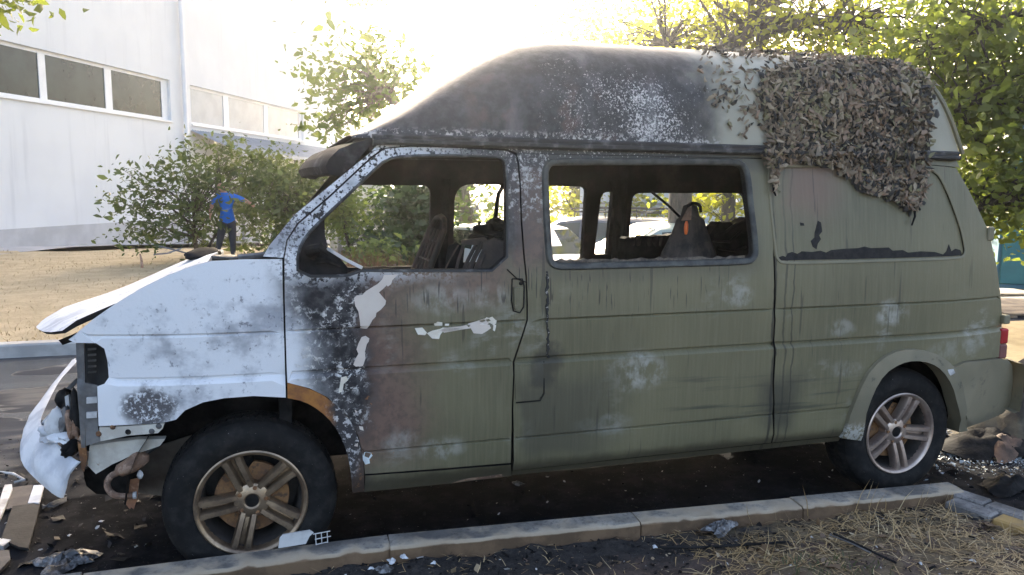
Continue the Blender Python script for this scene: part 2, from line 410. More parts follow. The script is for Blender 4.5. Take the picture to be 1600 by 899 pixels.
def m_flare():
    m = Mat('olive_wheel_flare'); n = m.noise(12, 5, .65)
    c = m.mix(m.sm(m.noise(3, 3), .4, .62), (.22, .19, .125), (.15, .135, .09))
    wsp = m.sm(m.z + (n-.5)*.12, .46, .40)*m.sm(m.noise(50, 4, .7), .44, .52)*m.sm(m.x, 3.3, 3.1)
    c = m.mix(wsp*.8, c, (.52, .52, .49))
    c = m.mix(m.sm(n, .62, .70)*.6, c, (.04, .04, .032))
    return m.done(c, .6, 0, m.bump(n, .25, .004))
M_flare = m_flare()
def m_tyre():
    m = Mat('sooty_tyre'); n = m.noise(16, 4, .6); d = m.noise(120, 3, .7)
    c = m.mix(m.sm(n, .42, .70), (.007, .007, .0075), (.022, .021, .020))
    c = m.mix(m.sm(d, .70, .74), c, (.25, .25, .25))
    return m.done(c, .8, 0, m.bump(n + d*.4, .4, .004), spec=.25)
M_tyre = m_tyre()
def m_rim(name, a, b, c_):
    m = Mat(name); n = m.noise(9, 5, .65); n2 = m.noise(55, 4, .65)
    c = m.mix(m.sm(n, .36, .66), a, b); c = m.mix(m.sm(n2, .60, .72)*.6, c, c_)
    return m.done(c, m.noise(20, 3)*.25+.24, .75, m.bump(n2, .2, .002))
M_rimf = m_rim('heat_bronzed_alloy', (.42, .31, .21), (.20, .145, .105), (.05, .04, .035))
M_rimr = m_rim('sooty_silver_alloy', (.56, .45, .38), (.36, .28, .245), (.11, .08, .07))
M_barrel = simple('wheel_barrel_soot', (.035, .032, .030), (.075, .065, .06), 10, .7, .2, .3)
M_disc = m_rust('rusted_brake_disc', (.33, .17, .07), (.20, .10, .05), (.12, .07, .045))
M_red = simple('red_tail_lens', (.42, .018, .022), (.30, .012, .018), 6, .25)
M_redk = simple('dull_tail_lens', (.20, .07, .065), (.13, .06, .055), 9, .4)
M_orange = Mat('orange_sunlight').done((.85, .16, .03), .4)  # plain orange colour standing in for sunlight shining through

# --- setting
def m_asphalt():
    m = Mat('asphalt'); g = m.noise(240, 3, .7); n = m.noise(1.3, 4, .6); n3 = m.noise(7, 5, .65)
    w = m.noise(.9, 3)-.5
    c = m.mix(m.sm(g, .35, .7), (.020, .024, .032), (.044, .051, .066))
    c = m.mix(m.sm(n, .40, .68)*.5, c, (.048, .055, .072))
    # dry dusty margin along the far kerb
    c = m.mix(m.sm(m.y + w*.8 - m.x*.0, 4.5, 4.95)*.6, c, (.13, .125, .12))
    # burnt-out spill round the van
    ex = m.sm((m.x-1.6).abs() + w*1.2, 3.2, 2.5)*m.sm((m.y-.7).abs() + w*.9 + (n3-.5)*.5, 2.1, 1.45)
    c = m.mix(ex*.93, c, m.mix(m.sm(n3, .42, .66), (.009, .009, .010), (.026, .025, .026)))
    wet = m.sm(m.noise(1.1, 3, .55, m.vec(.6, 1.5, 1, 3, 2, 0)), .50, .60)*m.sm(m.x + w, .4, -.4)
    c = m.mix(wet*.45, c, (.035, .037, .042))
    pud = m.sm(m.noise(1.6, 3, .5, m.vec(.8, 1.6, 1, 1, 5, 0)) + m.band(m.y, 3.2, 4.0, 4.9, 5.1)*.22, .56, .62)*m.sm(m.x + w, .2, -.5)*(1-ex)
    c = m.mix(pud*.7, c, (.020, .021, .023))
    ash = m.sm(m.noise(75, 4, .75), .665, .70)*ex*.8
    c = m.mix(ash, c, (.30, .29, .28))
    rough = ((1-wet)*.40+.50)*(1-pud*.82)
    return m.done(c, rough + ex*.3, 0, m.bump(g*.6+n3*.8, .55, .006), spec=(.14+wet*.2+pud*.3)*(1-ex*.8))
M_asph = m_asphalt()
def m_ground():
    m = Mat('dusty_ground'); n = m.noise(.35, 5, .6); n2 = m.noise(4, 5, .65); n3 = m.noise(40, 4, .7)
    c = m.mix(m.sm(n2, .36, .64), (.30, .245, .17), (.20, .17, .12))
    c = m.mix(m.sm(n, .46, .62)*.55, c, (.15, .145, .09)); c = m.mix(m.sm(n3, .5, .7)*.4, c, (.12, .10, .075))
    return m.done(c, .95, 0, m.bump(n2+n3*.5, .6, .03))
M_ground = m_ground()
def m_lawn():
    m = Mat('dry_lawn_soil'); n2 = m.noise(3, 5, .65); n3 = m.noise(28, 5, .7)
    c = m.mix(m.sm(n2, .34, .62), (.56, .45, .29), (.45, .355, .22)); c = m.mix(m.sm(n3, .52, .7)*.55, c, (.16, .125, .08))
    return m.done(c, .95, 0, m.bump(n2+n3, .8, .03))
M_lawn = m_lawn()
def m_soil():
    m = Mat('burnt_soil'); x, y = m.x, m.y
    n2 = m.noise(6, 5, .7); n3 = m.noise(45, 4, .75); w = m.noise(2.4, 4, .6)-.5; p = m.noise(120, 3, .75)
    c = m.mix(m.sm(n2+ (n3-.5)*.5, .36, .66), (.115, .075, .058), (.060, .042, .034))
    black = m.sm(y + x*.045 + w*.36 + (n3-.5)*.2, -.52, -.36).max(m.sm(x + w*.5, .45, .15))
    c = m.mix(black*.93, c, m.mix(m.sm(n3, .4, .65), (.012, .012, .013), (.040, .036, .034)))
    straw = m.sm(x + w*.7, 1.75, 2.15)*m.sm(n2, .40, .56)
    c = m.mix(straw*.7, c, (.22, .16, .09))
    c = m.mix(m.sm(p, .68, .71)*.6, c, (.42, .38, .34))
    return m.done(c, .95, 0, m.bump(n2*.7+n3, .9, .02))
M_soil = m_soil()
def m_kerb(name, a, b, soil):
    m = Mat(name); n = m.noise(5, 5, .65); n2 = m.noise(60, 4, .7); w = m.noise(9, 4)-.5
    c = m.mix(m.sm(n, .38, .62), a, b); c = m.mix(m.sm(n2, .50, .62)*.6, c, tuple(v*.30 for v in a))
    bl = m.sm(m.noise(2.3, 5, .65), .44, .62)*.75
    c = m.mix(bl, c, (.075, .072, .072))
    bl2 = m.sm(m.noise(3, 4, .7, m.vec(1, 1.2, 1, 6, 6, 6)), .56, .66)*m.sm(m.noise(45, 4, .7), .42, .58)
    c = m.mix(bl2*.8, c, (.026, .025, .027))
    if soil is not None:
        c = m.mix(m.sm(m.z + w*.03, .177, .166), c, m.mix(m.sm(n, .4, .6), soil, tuple(v*.6 for v in soil)))
        c = m.mix(m.band(m.z + w*.02, .160, .167, .174, .179)*.6, c, (.50, .41, .30))
    return m.done(c, .9, 0, m.bump(n2*.6+n*.8, .6, .008))
M_kerb = m_kerb('near_kerb_concrete', (.285, .265, .235), (.185, .17, .15), (.17, .105, .06))
M_kerbf = simple('far_kerb_concrete', (.50, .49, .47), (.36, .35, .34), 4, .9, 0, .5)
M_paver = m_kerb('paver_concrete', (.27, .255, .245), (.19, .18, .175), None)
M_paveryel = simple('yellow_painted_paver', (.42, .27, .10), (.28, .19, .10), 14, .85, 0, .4)
M_pave = simple('building_apron', (.46, .45, .46), (.36, .36, .37), 2, .9, 0, .3)
def m_wall():
    m = Mat('white_render_wall'); n = m.noise(.5, 5, .6); st = m.noise(1, 4, .6, m.vec(3, 3, .22)); f = m.noise(30, 4, .6)
    c = m.mix(m.sm(n, .40, .62), (.80, .80, .80), (.76, .76, .765)); c = m.mix(m.sm(st, .54, .72)*.30, c, (.55, .55, .56))
    return m.done(c, .9, 0, m.bump(f, .2, .006))
M_wall = m_wall()
M_wall2 = simple('cream_render_wall', (.78, .75, .66), (.70, .67, .60), 1, .9, 0, .2)
M_plinth = simple('wall_plinth', (.58, .57, .57), (.48, .47, .47), 1.2, .9, 0, .3)
M_white = simple('white_pvc', (.82, .82, .82), (.76, .76, .77), 2, .45)
M_pipe = simple('white_drain_pipe', (.84, .84, .85), (.76, .76, .78), 2, .4)
def m_glass():
    m = Mat('window_glass'); n = m.noise(1.2, 4, .6)
    return m.done(m.mix(m.sm(n, .3, .7), (.012, .020, .019), (.028, .042, .038)), .05, 0, m.bump(m.noise(.8, 2), .05, .02), spec=.45)
M_glass = m_glass()
M_blind = simple('pale_blind_glass', (.42, .44, .47), (.34, .36, .39), 1.5, .12)
M_corr = simple('blue_grey_corrugated_sheet', (.25, .30, .37), (.20, .24, .30), 2, .5, .2, .1)
M_slat = simple('grey_fence_slat', (.30, .30, .31), (.22, .22, .23), 4, .7, 0, .2)
M_tile = simple('pale_wall_tile', (.66, .65, .62), (.58, .57, .55), 3, .5, 0, .1)
def m_bark(name, a, b):
    m = Mat(name); n = m.noise(9, 5, .7, m.vec(1.6, 1.6, .35)); n2 = m.noise(30, 4, .7)
    c = m.mix(m.sm(n, .36, .64), a, b)
    return m.done(c, .95, 0, m.bump(n+n2*.4, .9, .02))
M_bark = m_bark('grey_brown_bark', (.105, .085, .070), (.045, .037, .032))
M_barkp = m_bark('added_tree_pale_bark', (.23, .20, .15), (.12, .10, .075))
def m_leaf(name, a, b, tcol, tf=.45, c_=None):
    m = Mat(name); r = m.island(); n = m.noise(1.0, 2)
    c = m.mix(r, a, b)
    if c_ is not None: c = m.mix(m.sm(r + (n-.5)*.6, .72, .86), c, c_)
    t = m.mix(r, tcol, tuple(v*.6 for v in tcol))
    return m.done(c, .5, 0, None, trans=(tf, t))
M_leafg = m_leaf('bush_leaf', (.105, .130, .055), (.055, .080, .032), (.20, .27, .06), .35)
M_leafd = m_leaf('dark_shrub_leaf', (.050, .090, .032), (.026, .052, .022), (.10, .17, .03), .30)
M_leafy = m_leaf('yellow_green_leaf', (.110, .130, .030), (.060, .090, .022), (.58, .60, .04), .55)
M_leafr = m_leaf('maple_leaf', (.110, .125, .042), (.075, .095, .032), (.40, .50, .07), .50)
M_leafp = m_leaf('added_tree_pale_leaf', (.11, .16, .06), (.07, .11, .045), (.28, .36, .08), .5)
M_dry = m_leaf('dry_red_grass', (.26, .14, .075), (.17, .095, .055), (.25, .13, .06), .35)
M_straw = m_leaf('dry_straw', (.58, .40, .195), (.33, .215, .105), (.40, .26, .11), .2, (.68, .52, .30))
M_strawl = m_leaf('lawn_straw', (.56, .44, .26), (.42, .32, .18), (.35, .26, .12), .25)
M_teal = simple('teal_metal_sheet', (.035, .19, .19), (.028, .15, .16), 2, .5, 0, .1)
M_teal2 = simple('blue_teal_metal_sheet', (.055, .17, .22), (.045, .14, .19), 2, .5, 0, .1)
M_sand = simple('sunlit_sand', (.52, .40, .22), (.42, .31, .17), 5, .95, 0, .6)
# ------------------------------------------------------------------ van side surface
W = 1.84
Z1, Z2, Z3, ZS, ZB, ZG = 1.062, .888, .533, .365, 1.293, 1.813
PROF = [(.20,.07),(.34,.050),(.365,.035),(.405,.012),(.43,.006),(.526,.003),(.533,.011),(.540,.0),(.60,-.004),(.84,-.004),(.868,-.004),
        (.876,.003),(.886,.020),(.892,.020),(.900,.012),(1.054,.010),(1.062,.019),(1.070,.010),(1.20,.014),(1.293,.02),(1.45,.036),(1.65,.062),(1.81,.086),(1.95,.11)]
ROWS = [.34,.365,.405,.43,.47,.526,.533,.540,.60,.68,.76,.84,.868,.876,.886,.892,.900,.95,1.0,1.054,1.062,1.070,1.12,1.18,1.24,1.293,1.37,1.45,1.53,1.60,1.67,1.74,1.81]
def surf(x, z):
    y = interp(PROF, z)
    if x < 0.05: y += .27*(.05-x)**2.2
    if x > 3.4: y += .055*((x-3.4)/.5)**2
    return y
def sp(px, py, off=0.0):
    """photo point -> (x, z) on the van's near side"""
    y = 0.03
    for _ in range(14):
        q = onplane_y(px, py, y); y = .5*y + .5*(surf(q.x, q.z)+off)
    return (q.x, q.z)
def S(pts, off=0.0): return [sp(a, b, off) for a, b in pts]
def inpoly(p, poly):
    x, z = p; c = False; j = len(poly)-1
    for i in range(len(poly)):
        xi, zi = poly[i]; xj, zj = poly[j]
        if (zi > z) != (zj > z) and x < (xj-xi)*(z-zi)/(zj-zi)+xi: c = not c
        j = i
    return c
def dense(poly, step):
    out = []
    for i in range(len(poly)):
        a, b = Vector(poly[i]), Vector(poly[(i+1) % len(poly)]); n = max(1, int((b-a).length/step))
        out += [tuple(a.lerp(b, k/n)) for k in range(n)]
    return out
def rcorner(poly, idx_r, seg=5):
    """round chosen corners of a 2-D polygon: {index: radius}"""
    out = []; n = len(poly)
    for i, p in enumerate(poly):
        r = idx_r.get(i, 0)
        if not r: out.append(tuple(p)); continue
        p = Vector(p); a = (Vector(poly[i-1])-p).normalized(); b = (Vector(poly[(i+1) % n])-p).normalized()
        A, B = p+a*r, p+b*r
        for k in range(seg+1):
            t = k/seg; out.append(tuple(A*(1-t)**2 + p*2*t*(1-t) + B*t*t))
    return out
def panel_mesh(name, outer, holes=(), th=.02, off=0.0, step=.05, sf=surf, rows=ROWS, rough=0.0):
    outer = dense(outer, step); holes = [dense(h, step) for h in holes]
    pts = []; edges = []
    for lp in [outer]+holes:
        b = len(pts); n = len(lp); pts += lp; edges += [(b+i, b+(i+1) % n) for i in range(n)]
    nb = len(pts)
    xs = [p[0] for p in outer]; zs = [p[1] for p in outer]
    B = np.array(pts)
    zr = [z for z in rows if min(zs) < z < max(zs)]
    gx = np.arange(min(xs)+.02, max(xs), step*1.15)
    for z in zr:
        for x in gx:
            if np.min((B[:,0]-x)**2+(B[:,1]-z)**2) < (.012)**2: continue
            if inpoly((x, z), outer) and not any(inpoly((x, z), h) for h in holes): pts.append((float(x), float(z)))
    # constrain the rows so creases stay straight
    vs, es, fs, *_ = MG.delaunay_2d_cdt([Vector(p) for p in pts], edges, [], 0, 1e-5)
    keep = []
    for f in fs:
        c = sum((vs[i] for i in f), Vector((0, 0)))/len(f)
        if inpoly(c, outer) and not any(inpoly(c, h) for h in holes): keep.append(f)
    n = len(vs); V_ = []
    for v in vs: V_.append((v.x, sf(v.x, v.y)+off, v.y))
    for v in vs: V_.append((v.x, sf(v.x, v.y)+off+th, v.y))
    F = []; mi = []
    ec = {}
    for f in keep:
        a, b, c = (vs[i] for i in f)
        f = list(f) if (b-a).cross(c-a) > 0 else list(f)[::-1]   # outward = -y
        F.append(tuple(f)); mi.append(0); F.append(tuple(i+n for i in f[::-1])); mi.append(1)
        for i in range(3):
            e = (f[i], f[(i+1) % 3]); ec[e] = 1
    for (a, b) in ec:
        if (b, a) not in ec: F.append((b, a, a+n, b+n)); mi.append(1)
    return V_, F, mi
def panel(name, outer, holes=(), th=.02, mats=None, parent=None, off=0.0, step=.05, mirror=False, rows=ROWS, ang=28):
    V_, F, mi = panel_mesh(name, outer, holes, th, off, step, rows=rows)
    if mirror: V_ = [(x, W-y, z) for x, y, z in V_]; F = [f[::-1] for f in F]
    me = mesh_from(name, V_, F, mi)
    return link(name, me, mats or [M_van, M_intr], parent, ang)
def strip_on_side(pts, width, th, off, name, mats, parent):
    """thin raised strip following a polyline (x,z) on the side"""
    mb = MB(); P = [Vector(p) for p in pts]; rows = []
    for i, p in enumerate(P):
        t = (P[min(i+1, len(P)-1)]-P[max(i-1, 0)]).normalized(); nrm = Vector((-t.y, t.x))
        w = width if not hasattr(width, '__len__') else width[i]
        row = []
        for k, o in ((-.5, th), (-.42, 0), (.42, 0), (.5, th)):
            q = p + nrm*w*k; row.append((q.x, surf(q.x, q.y)+off+o, q.y))
        q = p - nrm*w*.5; q2 = p + nrm*w*.5
        row = row + [(q2.x, surf(q2.x, q2.y)+off+th+.004, q2.y), (q.x, surf(q.x, q.y)+off+th+.004, q.y)]
        rows.append(row)
    mb.grid(rows, close=True)
    n = 6; k = len(rows); mb.f += [tuple(range(n)), tuple((k-1)*n+j for j in range(n))]; mb.m += [0, 0]
    return mb.build(name, mats, parent, 40)
def closed_strip(pts, w, th, off, name, mats, parent, mirror=False):
    """moulded frame round a closed 2-D loop: w outward, rounded profile"""
    P = [Vector(p) for p in pts]; n = len(P); rows = []
    area = sum(P[i].cross(P[(i+1) % n]) for i in range(n))
    sgn = 1 if area > 0 else -1
    for i, p in enumerate(P):
        t = (P[(i+1) % n]-P[i-1]).normalized(); nrm = Vector((t.y, -t.x))*sgn
        row = []
        for k, o in ((0.0, .03), (0.0, -.3*th), (.25, -th), (.75, -th), (1.0, 0.004)):
            q = p + nrm*w*k; y = surf(q.x, q.y)+off+o; row.append((q.x, W-y if mirror else y, q.y))
        rows.append(row)
    rows.append(rows[0])
    return MB().grid(rows).build(name, mats, parent, 50)

van = empty('van', (0, 0, 0), 0, 'burnt olive high-roof van with ash-white nose parked along the kerb', 'van')

# ---- outlines traced on the side
win_door = S([(467,430),(468,394),(480,370),(510,340),(560,293),(585,269),(604,252),(633,246),(700,245.5),(770,247),(785,250),(790,262),(790.5,340),(790,421),(700,421),(600,421),(567,420),(555,424),(541,429)])
door_out = S([(449,598),(447.5,560),(445,470),(444.5,404),(449.5,376),(467,350),(513,311),(560,267),(582,247),(601,233),(640,229.5),(720,231.5),(792,236),(806,243),(808.5,255),(811.5,288),(813.5,347),(817.5,400),(821,433),(822.5,500),(810,539),(801,566),(799.5,640),(798,723.5),(680,733),(570,741),(568,716),(560,681),(543,649),(512,621),(484,607)])
ap_out = S([(411,401),(420,385),(460,336),(521,286),(560,254),(580,238),(599,231),(580,245),(558,265),(511,309),(465,348),(447.5,375),(442.5,403)])
rail = S([(581,236),(590,226),(604,219),(800,227),(1000,231.5),(1200,237),(1493,248.5),(1500,262),(1460,258),(1205,247),(1140,246),(850,240),(812,239.5),(795,234),(720,229.5),(640,227.5),(602,231)])
wing = S([(441,405),(380,405.5),(330,408),(303,415),(260,431),(218,452),(180,475),(147,498),(124,517),(107,531),(113,534),(118,536),(150,536.5),(163,545),(168,565),(170,590),(163,600),(152,604),(153,640),(154,666),(200,664),(253,661),(275,656),(289,641.5),(317,629),(350,622.5),(396,619),(446.5,621.5),(445.5,585),(443,500),(441.5,440)])
mid_win = S([(856,275),(859,262),(866,258),(1000,258),(1148,257.5),(1160,263),(1164,275),(1169,325),(1177,392),(1174,401),(1166,404.5),(1000,408.5),(880,411.5),(868,410),(862,402)])
mid_out = S([(807.5,240),(850,241.5),(1000,244.5),(1140,247.5),(1203,249),(1208,400),(1209.5,500),(1207,600),(1204.5,692),(1000,714),(801,736),(802,640),(803.5,567),(812.5,540),(825,500),(823.5,433),(820,400),(816,347),(814,288),(811,255)])
rear_out = S([(1205.5,249.5),(1300,252.5),(1460,259),(1494,263),(1515,300),(1545,363),(1558,420),(1564,470),(1565,511),(1562,558),(1506,564),(1481,576),(1470,566),(1447,555),(1420,551),(1392,557),(1365,577),(1345,610),(1330,650),(1318,681),(1206.5,692),(1209.5,600),(1212,500),(1210.5,400)])
rwin = S([(1200,268),(1212,262),(1300,262),(1440,263.5),(1456,267),(1470,279),(1497,346),(1507,388),(1506,397),(1499,402),(1400,405),(1225,410),(1217,405),(1213,396)])
mid_win = [tuple(q) for q in smooth_poly([Vector(q) for q in mid_win], 2, True)]; rwin = [tuple(q) for q in smooth_poly([Vector(q) for q in rwin], 2, True)]; win_door = [tuple(q) for q in smooth_poly([Vector(q) for q in win_door], 1, True)]
flap = S([(803.5,567),(848,565.5),(848.5,615),(843,624),(805,627.5)])

wing_p = panel('fender', wing, th=.012, mats=[M_van, M_intr], parent=van, step=.045)
ff_ = panel('fender', wing, th=.012, mats=[M_van, M_intr], parent=van, step=.08, mirror=True); ff_.location.z = -.13
for jp_ in ([(437,406),(455,406),(458,520),(458,600),(441,612),(439,500)], [(806,242),(820,242),(830,430),(834,500),(812,560),(812,735),(792,735),(794,560),(812,500),(811,430)], [(1197,250),(1215,250),(1221,400),(1220,600),(1213,690),(1195,692),(1199,600),(1202,400)]):
    panel('door_jamb', S(jp_, .045), th=.01, mats=[M_soot, M_soot], parent=van, off=.045, rows=[])
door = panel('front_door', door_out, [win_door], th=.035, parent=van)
# shut-line shadow: an inner door jamb behind the gap
panel('a_pillar', ap_out, th=.05, parent=van, step=.03)
panel('roof_rail', rail, th=.04, parent=van, step=.05)
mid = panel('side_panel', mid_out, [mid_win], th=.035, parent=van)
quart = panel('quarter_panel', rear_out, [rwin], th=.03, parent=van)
# blind painted window in the quarter panel, a little recessed
bw = panel('blind_window', rwin, th=.01, parent=quart, off=.007, step=.06)
closed_strip(rwin, .016, .004, -.001, 'window_seal', M_oliveplain, quart)
closed_strip(mid_win, .034, .012, 0.0, 'window_seal', M_rubber, mid)
closed_strip(win_door, .014, .006, 0.0, 'window_seal', M_gut, door)
# torn black film left along the foot of the blind window
random.seed(3)
def torn(name, base, top, mats, parent, off):
    poly = base + top[::-1]
    return panel(name, S(poly), th=.0012, mats=[mats, mats], parent=parent, off=off, step=.012, rows=[])
b0 = [(1217,407.5),(1260,406.5),(1320,405.5),(1400,403.5),(1450,402),(1490,400.5),(1503,399)]
tp = [(1217,403),(1224,400),(1229,402),(1232,396),(1239,394),(1247,397),(1254,393),(1270,394),(1283,392),(1292,395),(1300,391),(1320,389),(1342,388),(1352,385.5),(1362,388),(1390,387),(1396,392),(1412,391),(1420,395),(1440,393),(1462,394),(1475,398),(1480,393),(1484,382),(1488,393),(1494,389),(1502,391),(1504,396)]
torn('torn_film', b0, tp, M_film, quart, .0052)
for k, pts in enumerate([[(1268,377),(1274,371),(1274,364),(1279,345),(1284,348),(1286,362),(1281,368),(1284,374),(1279,381),(1277,390),(1271,386)],
                         [(1251,348),(1257,349),(1258,353),(1252,353)]]):
    panel('torn_film', S(pts), th=.0012, mats=[M_film, M_film], parent=quart, off=.0052, step=.01, rows=[])
# fuel filler flap
panel('fuel_flap', rcorner(flap, {1:.02, 2:.03, 3:.03, 4:.02}), th=.006, parent=mid, off=-.0045, mats=[M_van, M_soot])
fl = S([(803,563),(849,561.5),(852,612),(846,628),(803,631)])
strip_on_side([Vector(p) for p in S([(849.5,565),(850,615),(844,626),(806,629.5)])], .006, .002, -.0035, 'flap_gap', M_soot, mid)
# blistered sealant seam behind the door pillar
random.seed(5)
seam = [(854+random.uniform(-1.5,1.5)+ (y-424)*.02, y) for y in range(424, 560, 5)]
strip_on_side(S(seam), [random.uniform(.006,.016) for _ in seam], .004, -.005, 'sealant_seam', simple('blistered_sealant', (.02,.02,.02), (.34,.32,.29), 60, .7, 0, .6, lo=.58, hi=.66), mid)
# burnt glass edge still caught in the lower seal
random.seed(8)
for name, y0, xs_, mt, h in (('charred_glass_edge', 409, range(872, 1168, 7), simple('fused_glass', (.15,.125,.10), (.05,.042,.038), 30, .6, 0, .4, spec=.2), 4.5),):
    lo_ = [(x, y0+2-(x-872)*.018) for x in xs_]; hi_ = [(x, y0+2-(x-872)*.018-random.uniform(2, 2+h)) for x in xs_]
    panel(name, S(lo_+hi_[::-1]), th=.008, mats=[mt, mt], parent=mid, off=.012, step=.02, rows=[])

# door furniture ---------------------------------------------------------------
def flake(pts, mt, parent=door, name='paint_flake', off=-.0016):
    return panel(name, S(pts), th=.0014, mats=[mt, mt], parent=parent, off=off, step=.012)
flake([(600,430),(622,429),(613,438),(611,444),(606,448),(604,446),(598,452),(592,457),(597,463),(603,470),(602,476),(595,484),(588,489),(587,495),(582,500),(577,509),(573,514),(563,513),(562,500),(560,487),(555,478),(553,466),(557,462),(566,461),(572,455),(580,450),(590,444),(597,437)], M_flake)
flake([(565,527),(571,525),(577,529),(576,534),(573,538),(570,550),(571,560),(567,572),(556,573),(552,570),(556,560),(560,553),(557,546),(560,537)], M_flake)
for pts, mt in [([(648,513),(660,512),(667,520),(664,524),(653,523)], M_flakew), ([(667,521),(675,517),(688,514),(692,512),(711,513),(720,511),(720,515),(705,517),(692,518),(688,523),(686,530),(675,529)], M_flakew),
                ([(686,516),(700,512),(720,510),(733,507),(736,513),(716,516),(694,520)], M_flake), ([(678,506),(684,503),(691,504),(691,509),(679,509)], M_flakew), ([(695,506),(702,506),(701,509),(695,509)], M_flakew),
                ([(731,506),(748,501),(757,498),(763,505),(767,513),(760,518),(753,522),(740,521)], M_flake),
                ([(757,499),(760,496),(764,497),(769,495),(774,500),(776,501),(775,510),(773,518),(770,516),(771,509),(766,505),(761,504)], M_flakew),
                ([(566,708),(572,706),(580,708),(582,712),(577,718),(578,724),(571,726),(567,719)], simple('grey_white_chip', (.62,.67,.68), (.5,.55,.56), 30, .7)),
                ([(561,666),(567,667),(568,673),(562,671)], M_flake), ([(554,693),(559,691),(559,698),(553,697)], M_flake),
                ([(533,590),(541,588),(544,594),(537,600),(535,612),(529,614),(531,602)], M_flakew), ([(554,640),(558,643),(556,646)], M_flake)]:
    flake(pts, mt)
# extra scraps curling off the big flakes
hk = S([(800,436),(816,436),(819,447),(818,480),(812,489),(802,486),(799,470)])
strip_on_side(dense(hk, .02)+[hk[0]], .006, .004, -.004, 'handle_recess', M_soot, door)
hd = MB()
hin = rcorner(S([(802,449),(816,449),(815,478),(810,485),(803,482)]), {2:.012,3:.012,4:.012})
V_, F, mi = panel_mesh('h', hin, th=.012, off=-.014, step=.02, rows=[])
hd.add(V_, F); hd.build('door_handle', M_van, door, 30)
lk = sp(814, 443); MB().lathe([(0.0,-.006),(.007,-.006),(.009,-.002),(.009,.01)], 12, M=Matrix.Translation((lk[0], surf(*lk), lk[1]))).build('door_lock', M_soot, door)
lk = sp(508, 437); MB().lathe([(0.0,-.003),(.012,-.003),(.014,.004)], 16, M=Matrix.Translation((lk[0], surf(*lk), lk[1]))).build('plug', M_van, door)
# burnt mirror foot in the window corner
tri = S([(466,431),(468.5,393),(481,369),(507,344),(508,368),(513,388),(530,402),(543,418),(543,430)])
panel('mirror_base', tri, th=.05, mats=[M_soot, M_soot], parent=door, off=.004, step=.02)
a = sp(490, 395); mbm = MB()
mbm.tube([(a[0], .02, a[1]), (a[0]-.015, -.04, a[1]+.012), (a[0]+.02, -.075, a[1]+.03), (a[0]+.05, -.06, a[1]+.0)], [.03,.026,.02,.008], 8)
mbm.tube([(a[0]+.01,.0,a[1]-.03),(a[0]+.05,-.02,a[1]-.028),(a[0]+.10,0,a[1]-.055)], [.018,.014,.006], 7)
mbm.build('mirror_stump', M_soot, door)
w0 = S([(511,388),(540,406),(566,419)]); strip_on_side(dense(w0, .02)[:-1] if False else w0, .014, .006, -.004, 'window_sill', M_ashmetal, door)
a, b = sp(792, 421), sp(822, 441); MB().tube([(a[0], surf(*a)-.004, a[1]), ((a[0]+b[0])/2, surf(*a)-.012, (a[1]+b[1])/2-.012), (b[0], surf(*b)-.004, b[1])], .0025, 5).build('burnt_cable', M_soot, door)

# sill ------------------------------------------------------------------------
sill = S([(571,743.5),(680,736),(798,726.5),(799.5,744),(700,756),(569,769)])
panel('sill', sill, th=.06, parent=van)
sill2 = S([(801,737.5),(1000,716),(1204,694),(1316,683),(1312,690),(1180,704.5),(1000,724),(801,744)])
panel('sill', sill2, th=.06, parent=van, off=.010)
panel('sill_trim', S([(705,755.5),(730,751),(760,748),(785,745),(784,741),(760,744.5),(735,747),(718,751)]), th=.003, mats=[M_rustp, M_rustp], parent=van, off=-.002, step=.02, rows=[])

# wheel arches ----------------------------------------------------------------
def arch_strip(name, outer, inner, mats, parent, o0, o1, lip=.05, ang=50):
    """band between two polylines on the side; o = outward offsets at outer / inner edge, lip returns inwards"""
    rows = []
    for (ax, az), (bx, bz) in zip(outer, inner):
        row = [(ax, surf(ax, az)-.001, az), (ax, surf(ax, az)-o0, az)]
        for k in (.35, .7, 1.0):
            x, z = ax+(bx-ax)*k, az+(bz-az)*k; row.append((x, surf(x, z)-(o0+(o1-o0)*k), z))
        row += [(bx, surf(bx, bz)+lip, bz), (ax, surf(ax, az)+lip, az)]
        rows.append(row)
    mb = MB().grid(rows, close=True)
    n = len(rows[0]); mb.f += [tuple(range(n)), tuple((len(rows)-1)*n+j for j in range(n))]; mb.m += [0, 0]
    return mb.build(name, mats, parent, ang)
fo = [Vector(q) for q in S([(449,598.5),(484,607.5),(512,621.5),(543,649.5),(559,681),(567,716),(569,744),(569,768)])]
fi = [Vector(q) for q in S([(449.5,622),(475,627),(499,641),(521,662),(537,691),(546,722),(550,750),(551,770)])]
arch_strip('arch_strip', smooth_poly(fo, 1), smooth_poly(fi, 1), M_arch, van, .002, .003, .03)
ro = [Vector(q) for q in S([(1311,683),(1320,660),(1337,612),(1358,573),(1388,550),(1420,544),(1452,549),(1476,562),(1492,580),(1502,612),(1507,650),(1507,672)])]
ri = [Vector(q) for q in S([(1338,686),(1343,655),(1357,612),(1375,582),(1400,566),(1422,561.5),(1446,565),(1465,577),(1480,600),(1489,632),(1492,660),(1491,673)])]
arch_strip('wheel_flare', smooth_poly(ro, 1), smooth_poly(ri, 1), M_flare, van, .022, .034, .05)

